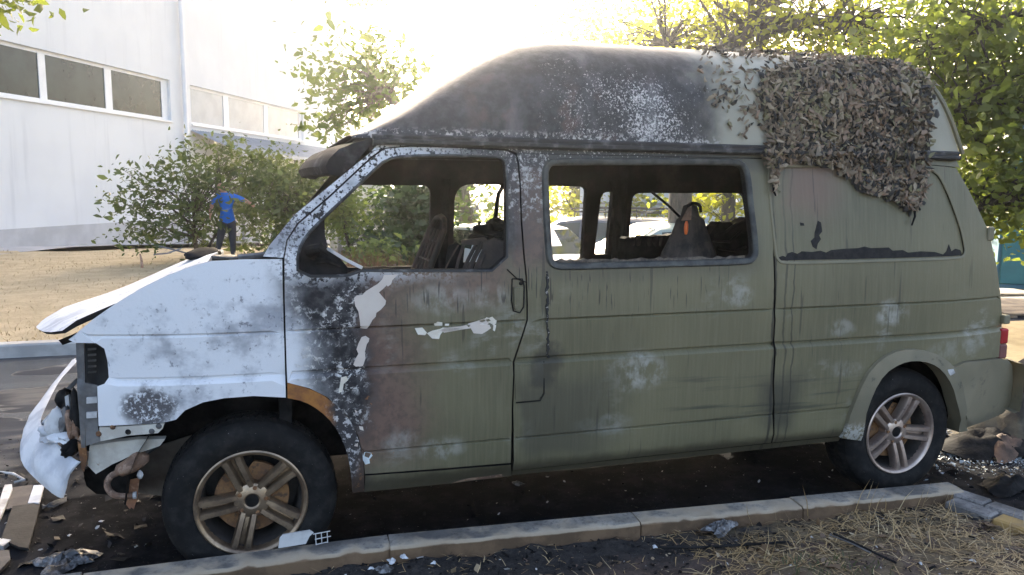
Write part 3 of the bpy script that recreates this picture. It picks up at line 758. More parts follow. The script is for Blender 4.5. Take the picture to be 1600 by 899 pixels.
# wheel houses, floor, bulkheads ------------------------------------------------
def wheelhouse(cx, side):
    mb = MB(); rows = []
    for k in range(15):
        a = R(2+176*k/14); r_ = .475
        rows.append([(cx+r_*math.cos(a), (y if side == 0 else W-y), .37+r_*math.sin(a)) for y in (.045, .2, .42)])
    mb.grid(rows)
    n = 15; c = [(cx+.475*math.cos(R(2+176*k/14)), .42 if side == 0 else W-.42, .37+.475*math.sin(R(2+176*k/14))) for k in range(n)]
    mb.add(c, [tuple(range(n))])
    return mb.build('wheel_house', M_soot, van)
for cx in (0.0, 3.32):
    for s_ in (0, 1): wheelhouse(cx, s_)
fl_ = MB(); fl_.box((-.55, .43, .42), (3.95, W-.43, .47)); fl_.box((.44, .06, .42), (2.88, W-.06, .465))
fl_.box((.5, .35, .33), (3.0, .45, .42)); fl_.box((.5, W-.45, .33), (3.0, W-.35, .42))
fl_.build('floor_pan', M_soot, van)
MB().box((3.78, .30, .3), (3.92, W-.3, .42)).build('rear_crossmember', M_soot, van)
MB().box((.12, .12, .45), (.17, W-.12, 1.12)).build('bulkhead', M_soot, van)
# ------------------------------------------------------------------ high roof
HT = [(.44,.02),(.53,.07),(.60,.115),(.67,.16),(.87,.31),(1.04,.415),(1.20,.49),(1.34,.52),(1.48,.53),(2.5,.535),(3.2,.54),(3.62,.54)]
def roof_row(x, n=3.5, seg=34, zb=1.845, yb=.098):
    H = interp(HT, x); hw = W/2-yb - (.05*((.95-x)/.5)**2 if x < .95 else 0); row = []
    k = 0 if x < 2.6 else ((x-2.6)/1.02)
    for i in range(seg+1):
        a = math.pi*i/seg; c, s_ = math.cos(a), math.sin(a)
        u = -math.copysign(abs(c)**(2/n), c); w_ = abs(s_)**(2/n)
        z = zb + H*w_
        y = W/2 + u*hw
        row.append((x - k*(z-zb)*.52 + .02*(1-abs(u))*k*1.5, y, z))
    return row
xs_r = [.44,.48,.53,.60,.67,.76,.87,.96,1.04,1.12,1.20,1.27,1.34,1.41,1.48]+[1.6+.1*i for i in range(20)]+[3.56,3.60,3.63]
rows = [roof_row(x) for x in xs_r]
mb = MB().grid(rows)
ins = [[(x+ (0.01 if i < 4 else 0), W/2+(y-W/2)*.965, z-.022) for x, y, z in r_] for i, r_ in enumerate(rows)]
mb.grid(ins, 1)
n_ = len(rows[-1]); b_ = len(mb.v); mb.v += [tuple(v) for v in rows[-1]]; mb.f.append(tuple(range(b_, b_+n_))); mb.m.append(0)
roof = mb.build('high_roof', [M_roof, M_intr], van, 60)
# shallow cap edge running along the top of the shell

for s_ in (0, 1):
    g = MB(); rws = []
    pts = [(.52,1.838),(.56,1.842),(.62,1.842)]+[(x, 1.842-.008*(x-.6)/3) for x in np.linspace(.8, 3.60, 15)]
    for x, z in pts:
        y0 = .082
        prof = [(y0+.02, z-.028), (y0-.012, z-.028), (y0-.024, z-.018), (y0-.024, z-.006), (y0-.010, z), (y0-.012, z+.012), (y0-.004, z+.020), (y0+.03, z+.022)]
        rws.append([(x, y if s_ == 0 else W-y, zz) for y, zz in prof])
    g.grid(rws, close=True); k = len(rws); g.f += [tuple(range(8)), tuple((k-1)*8+j for j in range(8))]; g.m += [0, 0]
    g.build('gutter', M_gut, van, 40)
# drip lip continuing up the rear edge of the roof shell
MB().tube([(x+.012, y-.006, z) for x, y, z in rows[-1][:14]], .012, 6).build('rear_drip_rail', M_oliveplain, roof)
# sun visor over the windscreen
vis = []
for i in range(21):
    t = i/20; y = .10+1.64*t; e = 1-abs(2*t-1)**3; bx = -.07*e
    k = 1-(abs(2*t-1)**8)*.35
    vis.append([(.53+bx*.4, y, 1.845), (.45+bx, y, 1.822), (.385+bx, y, 1.795), (.345+bx, y, 1.755), (.330+bx, y, 1.725), (.345+bx, y, 1.692*1.0), (.385+bx*.9, y, 1.685), (.44+bx*.7, y, 1.73), (.50+bx*.5, y, 1.80)])
mv = MB().grid(vis, close=True); mv.f += [tuple(range(9)), tuple(20*9+j for j in range(9))]; mv.m += [0, 0]
mv.build('sun_visor', M_visor, van, 50)
MB().box((.50,.12,1.78),(.62,W-.12,1.84), ch=.01).build('windscreen_header', M_intr, van)

# ------------------------------------------------------------------ bonnet and nose
BZ = [(-.95,.985),(-.90,1.008),(-.80,1.052),(-.66,1.103),(-.48,1.185),(-.317,1.265),(-.158,1.335),(-.06,1.340),(.05,1.335)]
def bz(x, y): return interp(BZ, x)+(.030+.035*max(0,min(1,(-.15-x)/.5)))*(1-((y-.92)/.80)**2)-.012-.042*(y-.135)
ny = 19; nx = 16; top = []; und = []
for j in range(ny):
    y = .135+1.57*j/(ny-1); e = abs(2*j/(ny-1)-1); xf = -.895+.225*e**2.6; xb = -.13-.03*e**2
    rt, ru_ = [], []
    for i in range(nx):
        x = xf+(xb-xf)*(i/(nx-1))**.85; dr = -.014 if i == 0 else 0
        wv = .006*math.sin(9*x+4*y)+.004*math.sin(17*y)
        rt.append((x, y, bz(x, y)+dr+wv)); ru_.append((x+(.012 if i == 0 else 0), y, bz(x, y)-.024+wv))
    top.append(rt); und.append(ru_)
mb = MB(); rws = [t_+u_[::-1] for t_, u_ in zip(top, und)]; mb.grid(rws, close=True)
mb.f += [tuple(range(2*nx)), tuple((ny-1)*2*nx+j for j in range(2*nx))]; mb.m += [0, 0]
M_bonnet = [M_bonnetp, M_soot]
bonnet = mb.build('bonnet', M_bonnet, van, 50)
for p_ in bonnet.data.polygons:
    if p_.normal.z < -.2 or abs(p_.normal.y) > .6: p_.material_index = 1
for (px, py), dx in (((205,468),.05),((195,436),.10)):
    pass
# charred engine bay under the gap
eb = MB(); rws = []
for x in (-.69,-.65,-.60,-.5,-.4,-.3,-.2,-.1,0,.1):
    z = interp(BZ, x)-.05; rws.append([(x, .075+ .27*max(0,.05-x)**2.2, z-.03), (x, .16, z), (x, W-.16, z-.12), (x, W-.075-.27*max(0,.05-x)**2.2, z-.15)])
eb.grid(rws); eb.box((-.585,.33,.45),(-.47,W-.33,1.0)); eb.box((-.45,.45,.45),(.10,W-.45,1.05))
eb.build('engine_bay', M_soot, van)
# cowl, wiper stubs, melted lumps on the scuttle
cw = MB(); cw.grid([[(x, y, z+.015*math.sin(6*y)-.08*y) for y in np.linspace(.10, W-.10, 15)] for x, z in ((-.12,1.29),(-.02,1.31),(.08,1.315),(.16,1.30),(.18,1.26))])
cw.build('cowl', M_soot, van, 60)
def lump(name, c, r_, mats, parent=None, seed=1, sub=3, amp=.35, flat=1.0, cut=None):
    rnd = random.Random(seed); bm = bmesh.new(); bmesh.ops.create_icosphere(bm, subdivisions=sub, radius=1)
    ph = [(Vector((rnd.gauss(0,1), rnd.gauss(0,1), rnd.gauss(0,1)))*2.2, rnd.uniform(0,6)) for _ in range(7)]
    for v in bm.verts:
        d = sum(math.sin(v.co.dot(k)+p) for k, p in ph)/7; d2 = sum(abs(math.sin(2.7*v.co.dot(k)+p*2)) for k, p in ph)/7-.6; s_ = 1+amp*d*1.6+amp*d2*.9
        v.co = Vector((v.co.x*r_[0]*s_, v.co.y*r_[1]*s_, max(v.co.z*s_*r_[2], -r_[2]*flat)))+Vector(c)
    me = bpy.data.meshes.new(name); bm.to_mesh(me); bm.free()
    return link(name, me, mats, parent, 50)
q = onplane_y(318, 395, .75); lump('melted_wiper_motor', (q.x, .75, q.z-.01), (.075,.12,.030), M_soot, van, 4)
q = onplane_y(345, 400, .5); lump('melted_cowl_trim', (q.x, .5, q.z-.015), (.07,.06,.018), M_gut, van, 9)
for pts, y in (([(372,402),(405,399),(428,396),(441,402)], .17), ([(330,401),(360,404),(372,403)], .42), ([(300,398),(270,390),(248,385)], .7), ([(284,388),(262,396),(240,398)], .8)):
    MB().tube([onplane_y(a, b, y) for a, b in pts], [.012 if y < .3 else .004]*len(pts), 6).build('wiper_remains', M_greysteel, van)
MB().tube([onplane_y(219,397,.8), onplane_y(221,406,.8), onplane_y(222,418,.82)], [.004,.006,.007], 6).build('bonnet_stay', M_rustp, van)
wr = MB().tube(smooth_poly([onplane_y(185,479,.10), onplane_y(192,477,.08), onplane_y(199,473,.09), onplane_y(204,466,.11), onplane_y(203,462,.13)], 2), .0022, 5); wr.build('loose_wire', M_rustp, van)

# front post, lamp opening, bumper carrier
def sidepoly(name, pts, off, th, mats, step=.03): return panel(name, S(pts, off), th=th, mats=[mats, mats], parent=van, off=off, step=step, rows=[])
sidepoly('lamp_recess', [(124,538),(172,536),(176,604),(124,606)], .10, .01, M_glassdk)
for k in range(5): sidepoly('lamp_fin', [(137,545+9*k),(150,544+9*k),(150,547+9*k),(137,548+9*k)], .09, .006, M_greysteel)
sidepoly('front_post', [(118.5,536),(131,536),(132.5,596),(133,640),(133,700),(127,700),(123,640),(121,590)], .025, .03, M_greysteel)
sidepoly('lamp_panel', [(132,598),(152,603),(153,668),(157,690),(134,697)], .022, .01, M_greysteel)
for y_ in (622, 645): sidepoly('lamp_clip', [(135,y_),(151.5,y_-1),(151.5,y_+8),(135,y_+9)], .006, .012, M_ashmetal, .02)
sidepoly('bumper_beam', [(155,668.5),(200,666),(257,661.5),(254,670),(247,677),(200,681),(157,690)], .006, .02, M_creambar)
for px, py, mt in ((154,679,M_rust),(200,676,M_soot),(237,675,M_greysteel),(248,667,M_greysteel),(176,668,M_rust)):
    b_ = sp(px, py); MB().lathe([(0,-.008),(.007,-.007),(.010,-.002),(.012,.004)], 10, M=Matrix.Translation((b_[0], surf(*b_)+.004, b_[1]))).build('bolt', mt, van)
sidepoly('chassis_leg', [(140,697),(170,692),(215,687),(258,686),(250,697),(205,712),(175,726),(150,741),(137,728)], .06, .04, M_creambar)
sidepoly('splash_panel', [(206,712),(262,692),(300,680),(286,705),(266,736),(259,776),(216,770)], .30, .01, simple('scorched_splash_panel', (.15,.125,.10), (.08,.06,.05), 7, .8, 0, .4))
sidepoly('bumper_bracket', [(121,690),(134,700),(136,716),(131,738),(127,734),(124,712)], .03, .012, M_rust)
sidepoly('undertray', [(130,735),(185,716),(210,720),(205,775),(150,772),(135,760)], .22, .03, M_soot)
# auxiliary exhaust with curled pipe
ye = .11
mp = MB().tube([onplane_y(184,739,ye), onplane_y(187,736,ye), onplane_y(205,727,ye), onplane_y(216,719,ye), onplane_y(224,713,ye), onplane_y(226,709,ye)], [.016,.026,.032,.034,.030,.018], 14)
sil = mp.build('silencer', M_rustp, van, 50)
MB().tube(smooth_poly([onplane_y(184,739,ye), onplane_y(172,744,ye), onplane_y(166,757,ye), onplane_y(172,770,ye), onplane_y(184,776,ye), onplane_y(208,775,ye)], 2), .0125, 10).build('tail_pipe', M_rustp, sil)
MB().tube([onplane_y(208,774.5,ye), onplane_y(213,774,ye)], .0145, 10).build('pipe_clip', M_ashmetal, sil)
MB().tube([onplane_y(222,712,ye+.02), onplane_y(238,701,ye+.03), onplane_y(252,692,ye+.05)], [.011,.012,.010], 8).build('inlet_pipe', M_gut, sil)
br_ = [onplane_y(a, b, ye+.03) for a, b in ((203,750),(218,747),(214,780),(209,796),(205,793),(203,796),(197,789))]
MB().prism(br_, (0,.006,0)).build('hanger_plate', m_rust('orange_rust', (.36,.17,.09), (.24,.11,.06), (.44,.24,.14)), sil)
sc = onplane_y(219,742,.10); lump('melted_drip', sc, (.012,.008,.018), M_ashmetal, sil, 3, 2)
# bumper skin hanging from the nose
tops = [((122,723),.14),((104,710),.21),((85,697),.30),((70,680),.42),((62,664),.55),((62,648),.72),((72,623),.97),((86,603),1.17),((100,585),1.35),((118,563),1.6)]
bots = [((97,778),.19),((78,768),.23),((60,757),.30),((42,735),.40),((33,713),.50),((31,690),.64),((43,660),.86),((60,634),1.06),((82,603),1.28),((114,561),1.63)]
T_ = smooth_poly([onplane_y(*a, y) for a, y in tops], 1); B_ = smooth_poly([onplane_y(*a, y) for a, y in bots], 1)
rws = []
for i, (a, b) in enumerate(zip(T_, B_)):
    o = Vector((-1, -.55, -.1)).normalized() if i < len(T_)*.4 else Vector((-1, -.1, -.1)).normalized()
    d = (a-b).length; bul = .11*d + .012*math.sin(i*1.7)*d*2
    row = [a.lerp(b, t)+o*(bul*math.sin(math.pi*t)+.006*math.sin(7*t+i*.9)) for t in (0, .12, .3, .5, .7, .88, 1)]
    row += [v - o*.006 + Vector((.004, 0, 0)) for v in row[::-1]]
    rws.append(row)
mb = MB().grid(rws, close=True); n_ = 14; mb.f += [tuple(range(n_)), tuple((len(rws)-1)*n_+j for j in range(n_))]; mb.m += [0, 0]
mb.build('front_bumper', M_ashplastic, van, 60)
MB().tube([onplane_y(62,668,.60), onplane_y(80,648,.62), onplane_y(94,634,.66)], .010, 6).build('bumper_stay', M_ashmetal, van)
# melted plastic, bracket and radiator frame behind the bumper
rf = MB()
for y in (.36, .55, .74, .92, 1.1, 1.3, 1.5): rf.box((-.645,y-.016,.55),(-.61,y+.016,.98))
for z in (.56,.66,.76,.86,.97): rf.box((-.65,.30,z-.014),(-.615,W-.3,z+.014))
rf.build('radiator_frame', M_soot, van)
MB().box((-.74,.35,.60),(-.66,W-.35,.68), ch=.01).build('crash_beam', M_gut, van)
for k, (px, py, y, sx, sy, sz, mt) in enumerate([(92,668,.32,.055,.05,.055,M_ashmetal),(82,678,.36,.045,.05,.035,M_ashplastic),(103,655,.30,.03,.04,.06,M_greysteel),(115,668,.24,.022,.03,.06,M_rustp),(100,684,.26,.05,.04,.02,M_ashplastic),(108,622,.5,.03,.06,.05,M_soot),(120,650,.25,.02,.03,.07,M_soot),(112,700,.24,.03,.05,.03,M_soot)]):
    q = onplane_y(px, py, y); lump('melted_grille', q, (sx,sy,sz), mt, van, 20+k, 3, .6)
for pts, y, mt in (([(98,612),(118,592),(121,597),(100,620)], .6, M_greysteel), ([(101,620),(107,617),(109,642),(104,648)], .33, M_ashmetal), ([(112,640),(120,646),(124,672),(119,684),(113,664)], .22, M_rustp)):
    MB().prism([onplane_y(a, b, y) for a, b in pts], (.004,.012,0)).build('bumper_bracket', mt, van)

# ------------------------------------------------------------------ rear end
TG = [(1.825,3.565),(1.72,3.64),(1.60,3.725),(1.44,3.825),(1.25,3.905),(1.05,3.965),(.885,3.995),(.70,4.02)]
rws = []
for z, x in TG:
    row = []
    for i in range(17):
        t = i/16; y = .125+ (W-.25)*t - (.0 if z < 1.3 else 0); ins_ = (1-abs(2*t-1)**4)
        yy = y + (surf(x, z)-.06)*(1-2*t)
        row.append((x+.012+.055*ins_, yy-(.012 if i == 0 else 0)+(.012 if i == 16 else 0), z))
    rws.append(row)
mb = MB().grid(rws); inn = [[(x-.03, W/2+(y-W/2)*.985, z) for x, y, z in r_] for r_ in rws]; mb.grid(inn, 1)
tg = mb.build('tailgate', [M_olbump, M_intr], van, 50)
wv = [[(x+.004, W/2+(y-W/2)*.84, z) for x, y, z in r_[1:-1]] for r_ in rws[1:5]]; MB().grid(wv).build('tailgate_window', M_film, tg)
# edge flange between quarter panel and tailgate
for px, py, h in ((1547,365,.075),(1572,498,.05)):
    q = onplane_y(px, py, .10); MB().box((q.x-.05,.065,q.z-h/2),(q.x-.005,.12,q.z+h/2), ch=.006).build('tailgate_hinge', M_oliveplain, tg)
q0, q1 = onplane_y(1563,514,.085), onplane_y(1566,560,.085)
for s_ in (0, 1):
    ys = (.072,.15) if s_ == 0 else (W-.15, W-.072)
    tl = MB().box((q0.x-.005, ys[0], q1.z+.085), (q0.x+.055, ys[1], q0.z), ch=.008).build('tail_light', M_red, van)
    MB().box((q0.x-.005, ys[0], q1.z), (q0.x+.055, ys[1], q1.z+.083), ch=.008).build('tail_lens', M_redk, tl)
bp = [(1481,578),(1506,566.5),(1560,561),(1573,562),(1580,570),(1581,600),(1577,634),(1566,646),(1545,655),(1509,668),(1507,645),(1500,610)]
bpx = S(bp, -.015)
mb = MB(); V_, F, mi = panel_mesh('b', bpx, th=.07, off=-.022, step=.04, rows=[]); mb.add(V_, F); mb.add([(x, W-y, z) for x, y, z in V_], [f[::-1] for f in F])
xb0 = max(p[0] for p in bpx); 
rws = []
for i in range(15):
    t = i/14; y = .03+(W-.06)*t; e = 1-abs(2*t-1)**5
    xo = xb0-.03+.075*e
    rws.append([(xo-.05, y, .40), (xo-.012, y, .405), (xo, y, .44), (xo+.004, y, .55), (xo, y, .655), (xo-.02, y, .685), (xo-.05, y, .69)])
mb.grid(rws)
rbump = mb.build('rear_bumper', M_olbump, van, 40)
for k, pts in enumerate([[(1481,578),(1490,577),(1493,583),(1484,588)]]): panel('split_corner', S(pts, -.03), th=.004, mats=[M_ashmetal]*2, parent=rbump, off=-.03, step=.02, rows=[])

# ------------------------------------------------------------------ far side
far_out = [(.10,.42),(.13,1.30),(.30,1.50),(.56,1.815),(3.57,1.815),(3.83,1.44),(3.97,1.05),(4.0,.72),(3.72,.70),(3.62,.76),(3.45,.80),(3.2,.80),(3.0,.70),(2.9,.42),(.45,.42),(.40,.62),(.3,.76),(.15,.81)]
h1 = rcorner([(.30,1.28),(.40,1.40),(.62,1.655),(1.10,1.655),(1.10,1.135),(.50,1.135)], {2:.06,3:.05,4:.05,5:.1})
h2 = rcorner([(1.255,1.15),(1.255,1.668),(2.175,1.656),(2.175,1.15)], {0:.05,1:.12,2:.04,3:.04})
h3 = rcorner([(2.262,1.19),(2.285,1.622),(2.372,1.624),(2.36,1.19)], {1:.05,0:.02})
h4 = rcorner([(2.52,1.14),(2.52,1.616),(3.43,1.622),(3.56,1.14)], {0:.05,1:.06,2:.06,3:.08})
fs_ = panel('far_side', far_out, [h1, h2, h3, h4], th=.05, mats=[M_van, M_intr], parent=van, mirror=True, step=.07)
for hh in (h1, h2, h4): closed_strip(hh, .02, .006, 0, 'window_seal', M_rubber, fs_, mirror=True)
# charred inner skin above the far windows, ribs, torn belt
mb = MB(); mb.tube([(1.15,1.70,.5),(1.17,1.71,1.2),(1.19,1.69,1.7)], [.035,.03,.028], 6); mb.build('charred_pillar_trim', M_soot, van); mb = MB(); mb.tube([(1.21,1.67,1.68),(1.16,1.60,1.45),(1.08,1.6,1.18),(1.06,1.6,.9)], .006, 5); mb.build('seat_belt', M_soot, van); mb = MB()
mb.tube([(2.40,1.70,.5),(2.41,1.71,1.3),(2.42,1.68,1.80)], [.05,.045,.04], 6)
mb.build('charred_pillar_trim', M_soot, van); mb = MB(); mb.tube([(2.30,1.62,1.70),(2.36,1.60,1.55),(2.38,1.60,1.3),(2.33,1.6,1.1)], .012, 5); mb.build('seat_belt', M_soot, van)
MB().box((.35,1.0,1.66),(3.5,1.04,1.70)).build('roof_bow', M_soot, van) if False else None
for x in (1.2, 2.45):
    rr = roof_row(x)[2:-2]; MB().tube([(a, W/2+(b-W/2)*.95, c-.03) for a, b, c in rr], .02, 6).build('roof_bow', M_soot, van)

# ------------------------------------------------------------------ burnt seats (only frames are left)
def ip(px, py, y): return onplane_y(px, py, y)
def seat(y0, x0, name='seat', mt=M_intr2):
    s_ = empty(name, (0,0,0)); s_.parent = van
    b = MB(); b.box((x0-.42,y0-.22,.86),(x0+.02,y0+.22,.90)); 
    for yy in (-.2,-.07,.07,.2): b.tube([(x0-.42,y0+yy,.91),(x0,y0+yy,.89)], .012, 6)
    b.box((x0-.40,y0-.2,.47),(x0-.05,y0+.2,.86)); b.build('seat_base', M_soot, s_)
    f_ = MB()
    for yy in (-.22,.22): f_.tube([(x0,y0+yy,.88),(x0+.10,y0+yy,1.15),(x0+.20,y0+yy*.9,1.40),(x0+.22,y0+yy*.5,1.46)], .016, 8)
    f_.tube([(x0+.22,y0-.11,1.46),(x0+.225,y0,1.475),(x0+.22,y0+.11,1.46)], .016, 8)
    for yy in (-.13,-.045,.045,.13): f_.tube([(x0+.02,y0+yy,.92),(x0+.20,y0+yy,1.40)], .009, 6)
    for k in range(4): f_.tube([(x0+.045+.045*k,y0-.21,1.0+.11*k),(x0+.045+.045*k,y0+.21,1.0+.11*k)], .007, 6)
    f_.build('backrest_frame', mt, s_)
    return s_
# driver seat as seen in the door window
s1 = empty('seat', (0,0,0)); s1.parent = van
f_ = MB(); yA = .52
for (a, b, r_) in (((694,424),(716,384),.004),((724,424),(742,385),.010),((732,424),(753,380),.013),((744,424),(764,378),.017),((712,424),(724,384),.008)):
    f_.tube([ip(*a, yA), ip((a[0]+b[0])/2-1, (a[1]+b[1])/2, yA+.01), ip(*b, yA+.06)], r_, 7)
f_.prism([ip(721,376,yA+.06), ip(757,371,yA+.06), ip(766,378,yA+.06), ip(752,384,yA+.06), ip(722,382,yA+.06)], (0,.012,0))
f_.build('backrest_frame', M_intr2, s1)
MB().prism([ip(755,380,yA+.02), ip(770,372,yA+.02), ip(787,378,yA+.02), ip(787,424,yA), ip(748,424,yA)], (.02,.05,0)).build('backrest_plate', M_intr2, s1)
MB().prism([ip(702,384,yA+.12), ip(716,380,yA+.12), ip(726,388,yA+.12), ip(722,424,yA+.10), ip(696,424,yA+.10)], (.0,.03,0)).build('backrest_shell', M_soot, s1)
for k, (a, b, sx, sz) in enumerate(((768,364,.085,.05),(785,372,.05,.07),(748,372,.05,.03),(776,352,.035,.035))): lump('charred_foam', ip(a, b, .75), (sx,.10,sz), M_soot, s1, 40+k, 3, .6)
f_ = MB()
for pts, r_ in (([(741,378),(748,352),(750,346)], .009), ([(756,370),(761,352),(764,345)], .010), ([(773,360),(776,322),(779,303),(787,289)], .012)): f_.tube([ip(*q, .85) for q in pts], r_, 7)
f_.build('headrest_post', M_soot, s1)
MB().box((.72,.30,.47),(1.14,.76,.88)).build('seat_base', M_soot, s1)
seat(1.32, .85)
# second row: black frames with ragged tops
def ragged(name, pts_top, ybot, y, d, mt, parent, seed):
    rnd = random.Random(seed); top = []
    for (a, b), (c, e) in zip(pts_top, pts_top[1:]):
        n = max(2, int(abs(c-a)/2.5))
        for k in range(n): t = k/n; top.append((a+(c-a)*t, b+(e-b)*t+rnd.uniform(-1.2, 1.2)))
    top.append(pts_top[-1])
    poly = [ip(*q, y) for q in top]+[ip(pts_top[-1][0], ybot, y), ip(pts_top[0][0], ybot, y)]
    return MB().prism(poly, (0, d, 0)).build(name, mt, parent, 30)
s2 = empty('seat', (0,0,0)); s2.parent = van
ragged('charred_bench_back', [(975,372),(1000,371),(1012,368),(1024,370),(1050,367),(1064,366)], 425, 1.15, .08, M_soot, s2, 2)
for k in range(6):
    a = ip(988+9*k, 378, 1.14); lump('seat_spring', a, (.018,.012,.03), M_intr, s2, 60+k, 2, .3)
ragged('charred_bench_back', [(1106,372),(1118,353),(1126,347),(1140,348),(1150,352),(1160,344),(1166,342),(1172,340)], 425, 1.0, .10, M_soot, s2, 5)
fo_ = MB()
for pts in ([(1117,369),(1135,362),(1150,350),(1163,345)], [(1112,376),(1140,378),(1158,362)], [(1122,388),(1150,392),(1166,386)]): fo_.tube([ip(*q, .985) for q in pts], .010, 6)
fo_.build('melted_cover_fold', M_film, s2)
MB().box((2.0,.30,.47),(2.75,1.5,.86), ch=.03).build('seat_base', M_soot, s2)
# draped backrest standing in the side window
s3 = empty('seat', (0,0,0)); s3.parent = van
cx = ip(1079, 400, .55); scl = (cx-ip(1080,400,.55)).length
prof = [(318,.3),(322,10),(330,12),(338,13.5),(343,20),(352,21),(364,25),(380,31),(394,37),(412,42),(430,44)]
rws = []
for py, hw in prof:
    c = ip(1078 if py < 345 else 1077+ (py-345)*.02, py, .55); row = []
    for j in range(28):
        a = 2*math.pi*j/28; fo2 = 1+ (.10*math.sin(5*a+py*.03)+.05*math.sin(11*a))*(0.3 if py < 345 else 1)
        row.append((c.x+hw*scl*1.0*fo2*math.cos(a), c.y+hw*scl*.62*fo2*math.sin(a), c.z))
    rws.append(row)
def m_drape():
    m = Mat('scorched_cover'); n = m.noise(14, 5, .65); st = m.noise(2, 3, .6, m.vec(16, 16, 2))
    c = m.mix(m.sm(n, .4, .65), (.085,.066,.055), (.030,.026,.025)); c = m.mix(m.sm(st, .5, .7)*.5, c, (.15,.12,.10))
    c = m.mix(m.sm(m.z, 1.50, 1.58)*.75, c, (.03,.028,.028))
    return m.done(c, .85, 0, m.bump(n, .6, .01))
MB().grid(rws, close=True).build('scorched_cover', m_drape(), s3, 80)
h_ = ip(1081,322,.53); MB().tube(smooth_poly([ip(1074,334,.50), ip(1076,320,.50), ip(1084,317,.52), ip(1094,321,.55), ip(1095,332,.55)], 1), [.008]*6+[.008]*2 if False else .009, 6).build('headrest_loop', M_soot, s3)
lump('orange_sun_spot', ip(1072,356,.40), (.011,.010,.036), M_orange, s3, 7, 2, .25)  # orange lump imitating a spot of sunlight on the seat
MB().prism([ip(1065,345,.42), ip(1075,325,.42), ip(1081,322,.42), ip(1080,344,.42)], (0,.006,0)).build('burnt_label', M_rustp, s3)
MB().tube([ip(1018,300,1.2), ip(1045,322,1.0), ip(1070,347,.75)], .008, 7).build('seat_belt_bar', M_soot, s3)
MB().box((2.05,.25,.47),(2.5,.85,.9), ch=.03).build('seat_base', M_soot, s3)
dash = MB().box((.17,.15,.90),(.34,W-.15,1.06), ch=.04); dash.build('dashboard', M_soot, van)

# ------------------------------------------------------------------ wheels
def wheel(cx, side, rot, rim_m, steer=0.0, cz=.3455):
    w_ = empty('wheel', (cx, .035 if side == 0 else W-.035, cz), steer if side == 0 else math.pi+steer); w_.parent = van
    RO = .3455; RR = .222
    tp = [(RR-.012,.030),(RR+.004,.014),(RR+.022,.008),(RR+.05,.0),(RR+.085,.004),(RO-.022,.016),(RO-.008,.030),(RO-.002,.044),(RO,.06)]
    prof = tp+[(RO,.118)]+[(r_, .236-a) for r_, a in tp[::-1]]
    t = MB(); NS = 72; t.lathe(prof, NS)
    # tread blocks
    for j in range(NS):
        a0, a1 = 2*math.pi*(j+.12)/NS, 2*math.pi*(j+.88)/NS
        for y0, y1, sk in ((.034,.075,.02),(.082,.115,-.02),(.121,.154,.02),(.161,.202,-.02)):
            vs = []
            for rr in (RO-.006, RO+.005):
                for aa, yy in ((a0, y0), (a1, y0), (a1+sk, y1), (a0+sk, y1)):
                    r2 = rr - (.010 if (yy < .04 or yy > .196) else 0)
                    vs.append((r2*math.cos(aa), yy, r2*math.sin(aa)))
            t.add(vs, [(4,5,6,7),(0,4,7,3),(1,2,6,5),(0,1,5,4),(3,7,6,2)])
    tyre = t.build('tyre', M_tyre, w_, 40)
    r = MB(); r.lathe([(RR-.012,.034),(RR+.000,.018),(RR+.003,.010),(RR-.003,.006),(RR-.012,.009),(RR-.018,.018),(RR-.022,.05)], 72)
    r.build('rim_lip', rim_m, w_, 50)
    b = MB(); b.lathe([(RR-.021,.045),(RR-.03,.09),(RR-.032,.21),(.10,.212),(.0,.212)], 48); b.build('rim_barrel', M_barrel, w_, 50)
    d = MB(); d.lathe([(.0,.105),(.06,.105),(.065,.092),(.150,.092),(.150,.116),(.06,.118)], 48); d.build('brake_disc', M_disc, w_, 40)
    MB().box((-.16,.08,.05),(-.08,.15,.15), ch=.01, M=Matrix.Rotation(R(35), 4, 'Y')).build('brake_caliper', M_soot, w_)
    for k in range(5):
        a = R(rot+72*k); sp_ = MB(); rws = []
        for rr, hw, yf in ((.034,.028,.044),(.055,.035,.038),(.080,.037,.031),(.115,.038,.024),(.150,.039,.019),(.180,.041,.016),(.203,.046,.015)):
            row = []
            for tt, dy in ((-1,.05),(-1,.010),(-.86,0),(-.38,0),(-.26,.010),(-.20,.046),(.20,.046),(.26,.010),(.38,0),(.86,0),(1,.010),(1,.05)):
                row.append(Vector((rr*math.cos(a)-tt*hw*math.sin(a), yf+dy, rr*math.sin(a)+tt*hw*math.cos(a))))
            rws.append(row)
        sp_.grid(rws, close=True); sp_.build('spoke', rim_m, w_, 35)
    h = MB(); h.lathe([(.028,.040),(.034,.034),(.060,.038),(.072,.044),(.074,.09),(.0,.092)], 40); h.build('hub', rim_m, w_, 40)
    c = MB(); c.lathe([(.0,.044),(.022,.043),(.028,.040),(.0285,.06)], 24); c.build('centre_cap', M_soot, w_, 40)
    for k in range(5):
        a = R(rot+36+72*k); L = MB(); L.lathe([(.0,.036),(.007,.036),(.010,.040),(.0105,.056),(.013,.056),(.016,.038)], 10, M=Matrix.Translation((.055*math.cos(a), -.002, .055*math.sin(a)))); L.build('wheel_bolt', M_rust, w_, 40)
    return w_
wheel(0, 0, 40, M_rimf); wheel(3.32, 0, 65, M_rimr); wheel(0, 1, 10, M_rimf); wheel(3.32, 1, 30, M_rimr)
MB().box((.75,.85,.22),(1.75,1.45,.42), ch=.04).build('fuel_tank', M_soot, van)
MB().tube([(.5,.7,.33),(1.2,.68,.30),(2.2,.7,.29),(3.0,.72,.32),(3.9,.6,.33)], .032, 8).build('exhaust_pipe', M_soot, van)
MB().box((1.95,.55,.22),(2.65,.80,.36), ch=.05).build('exhaust_box', M_soot, van)
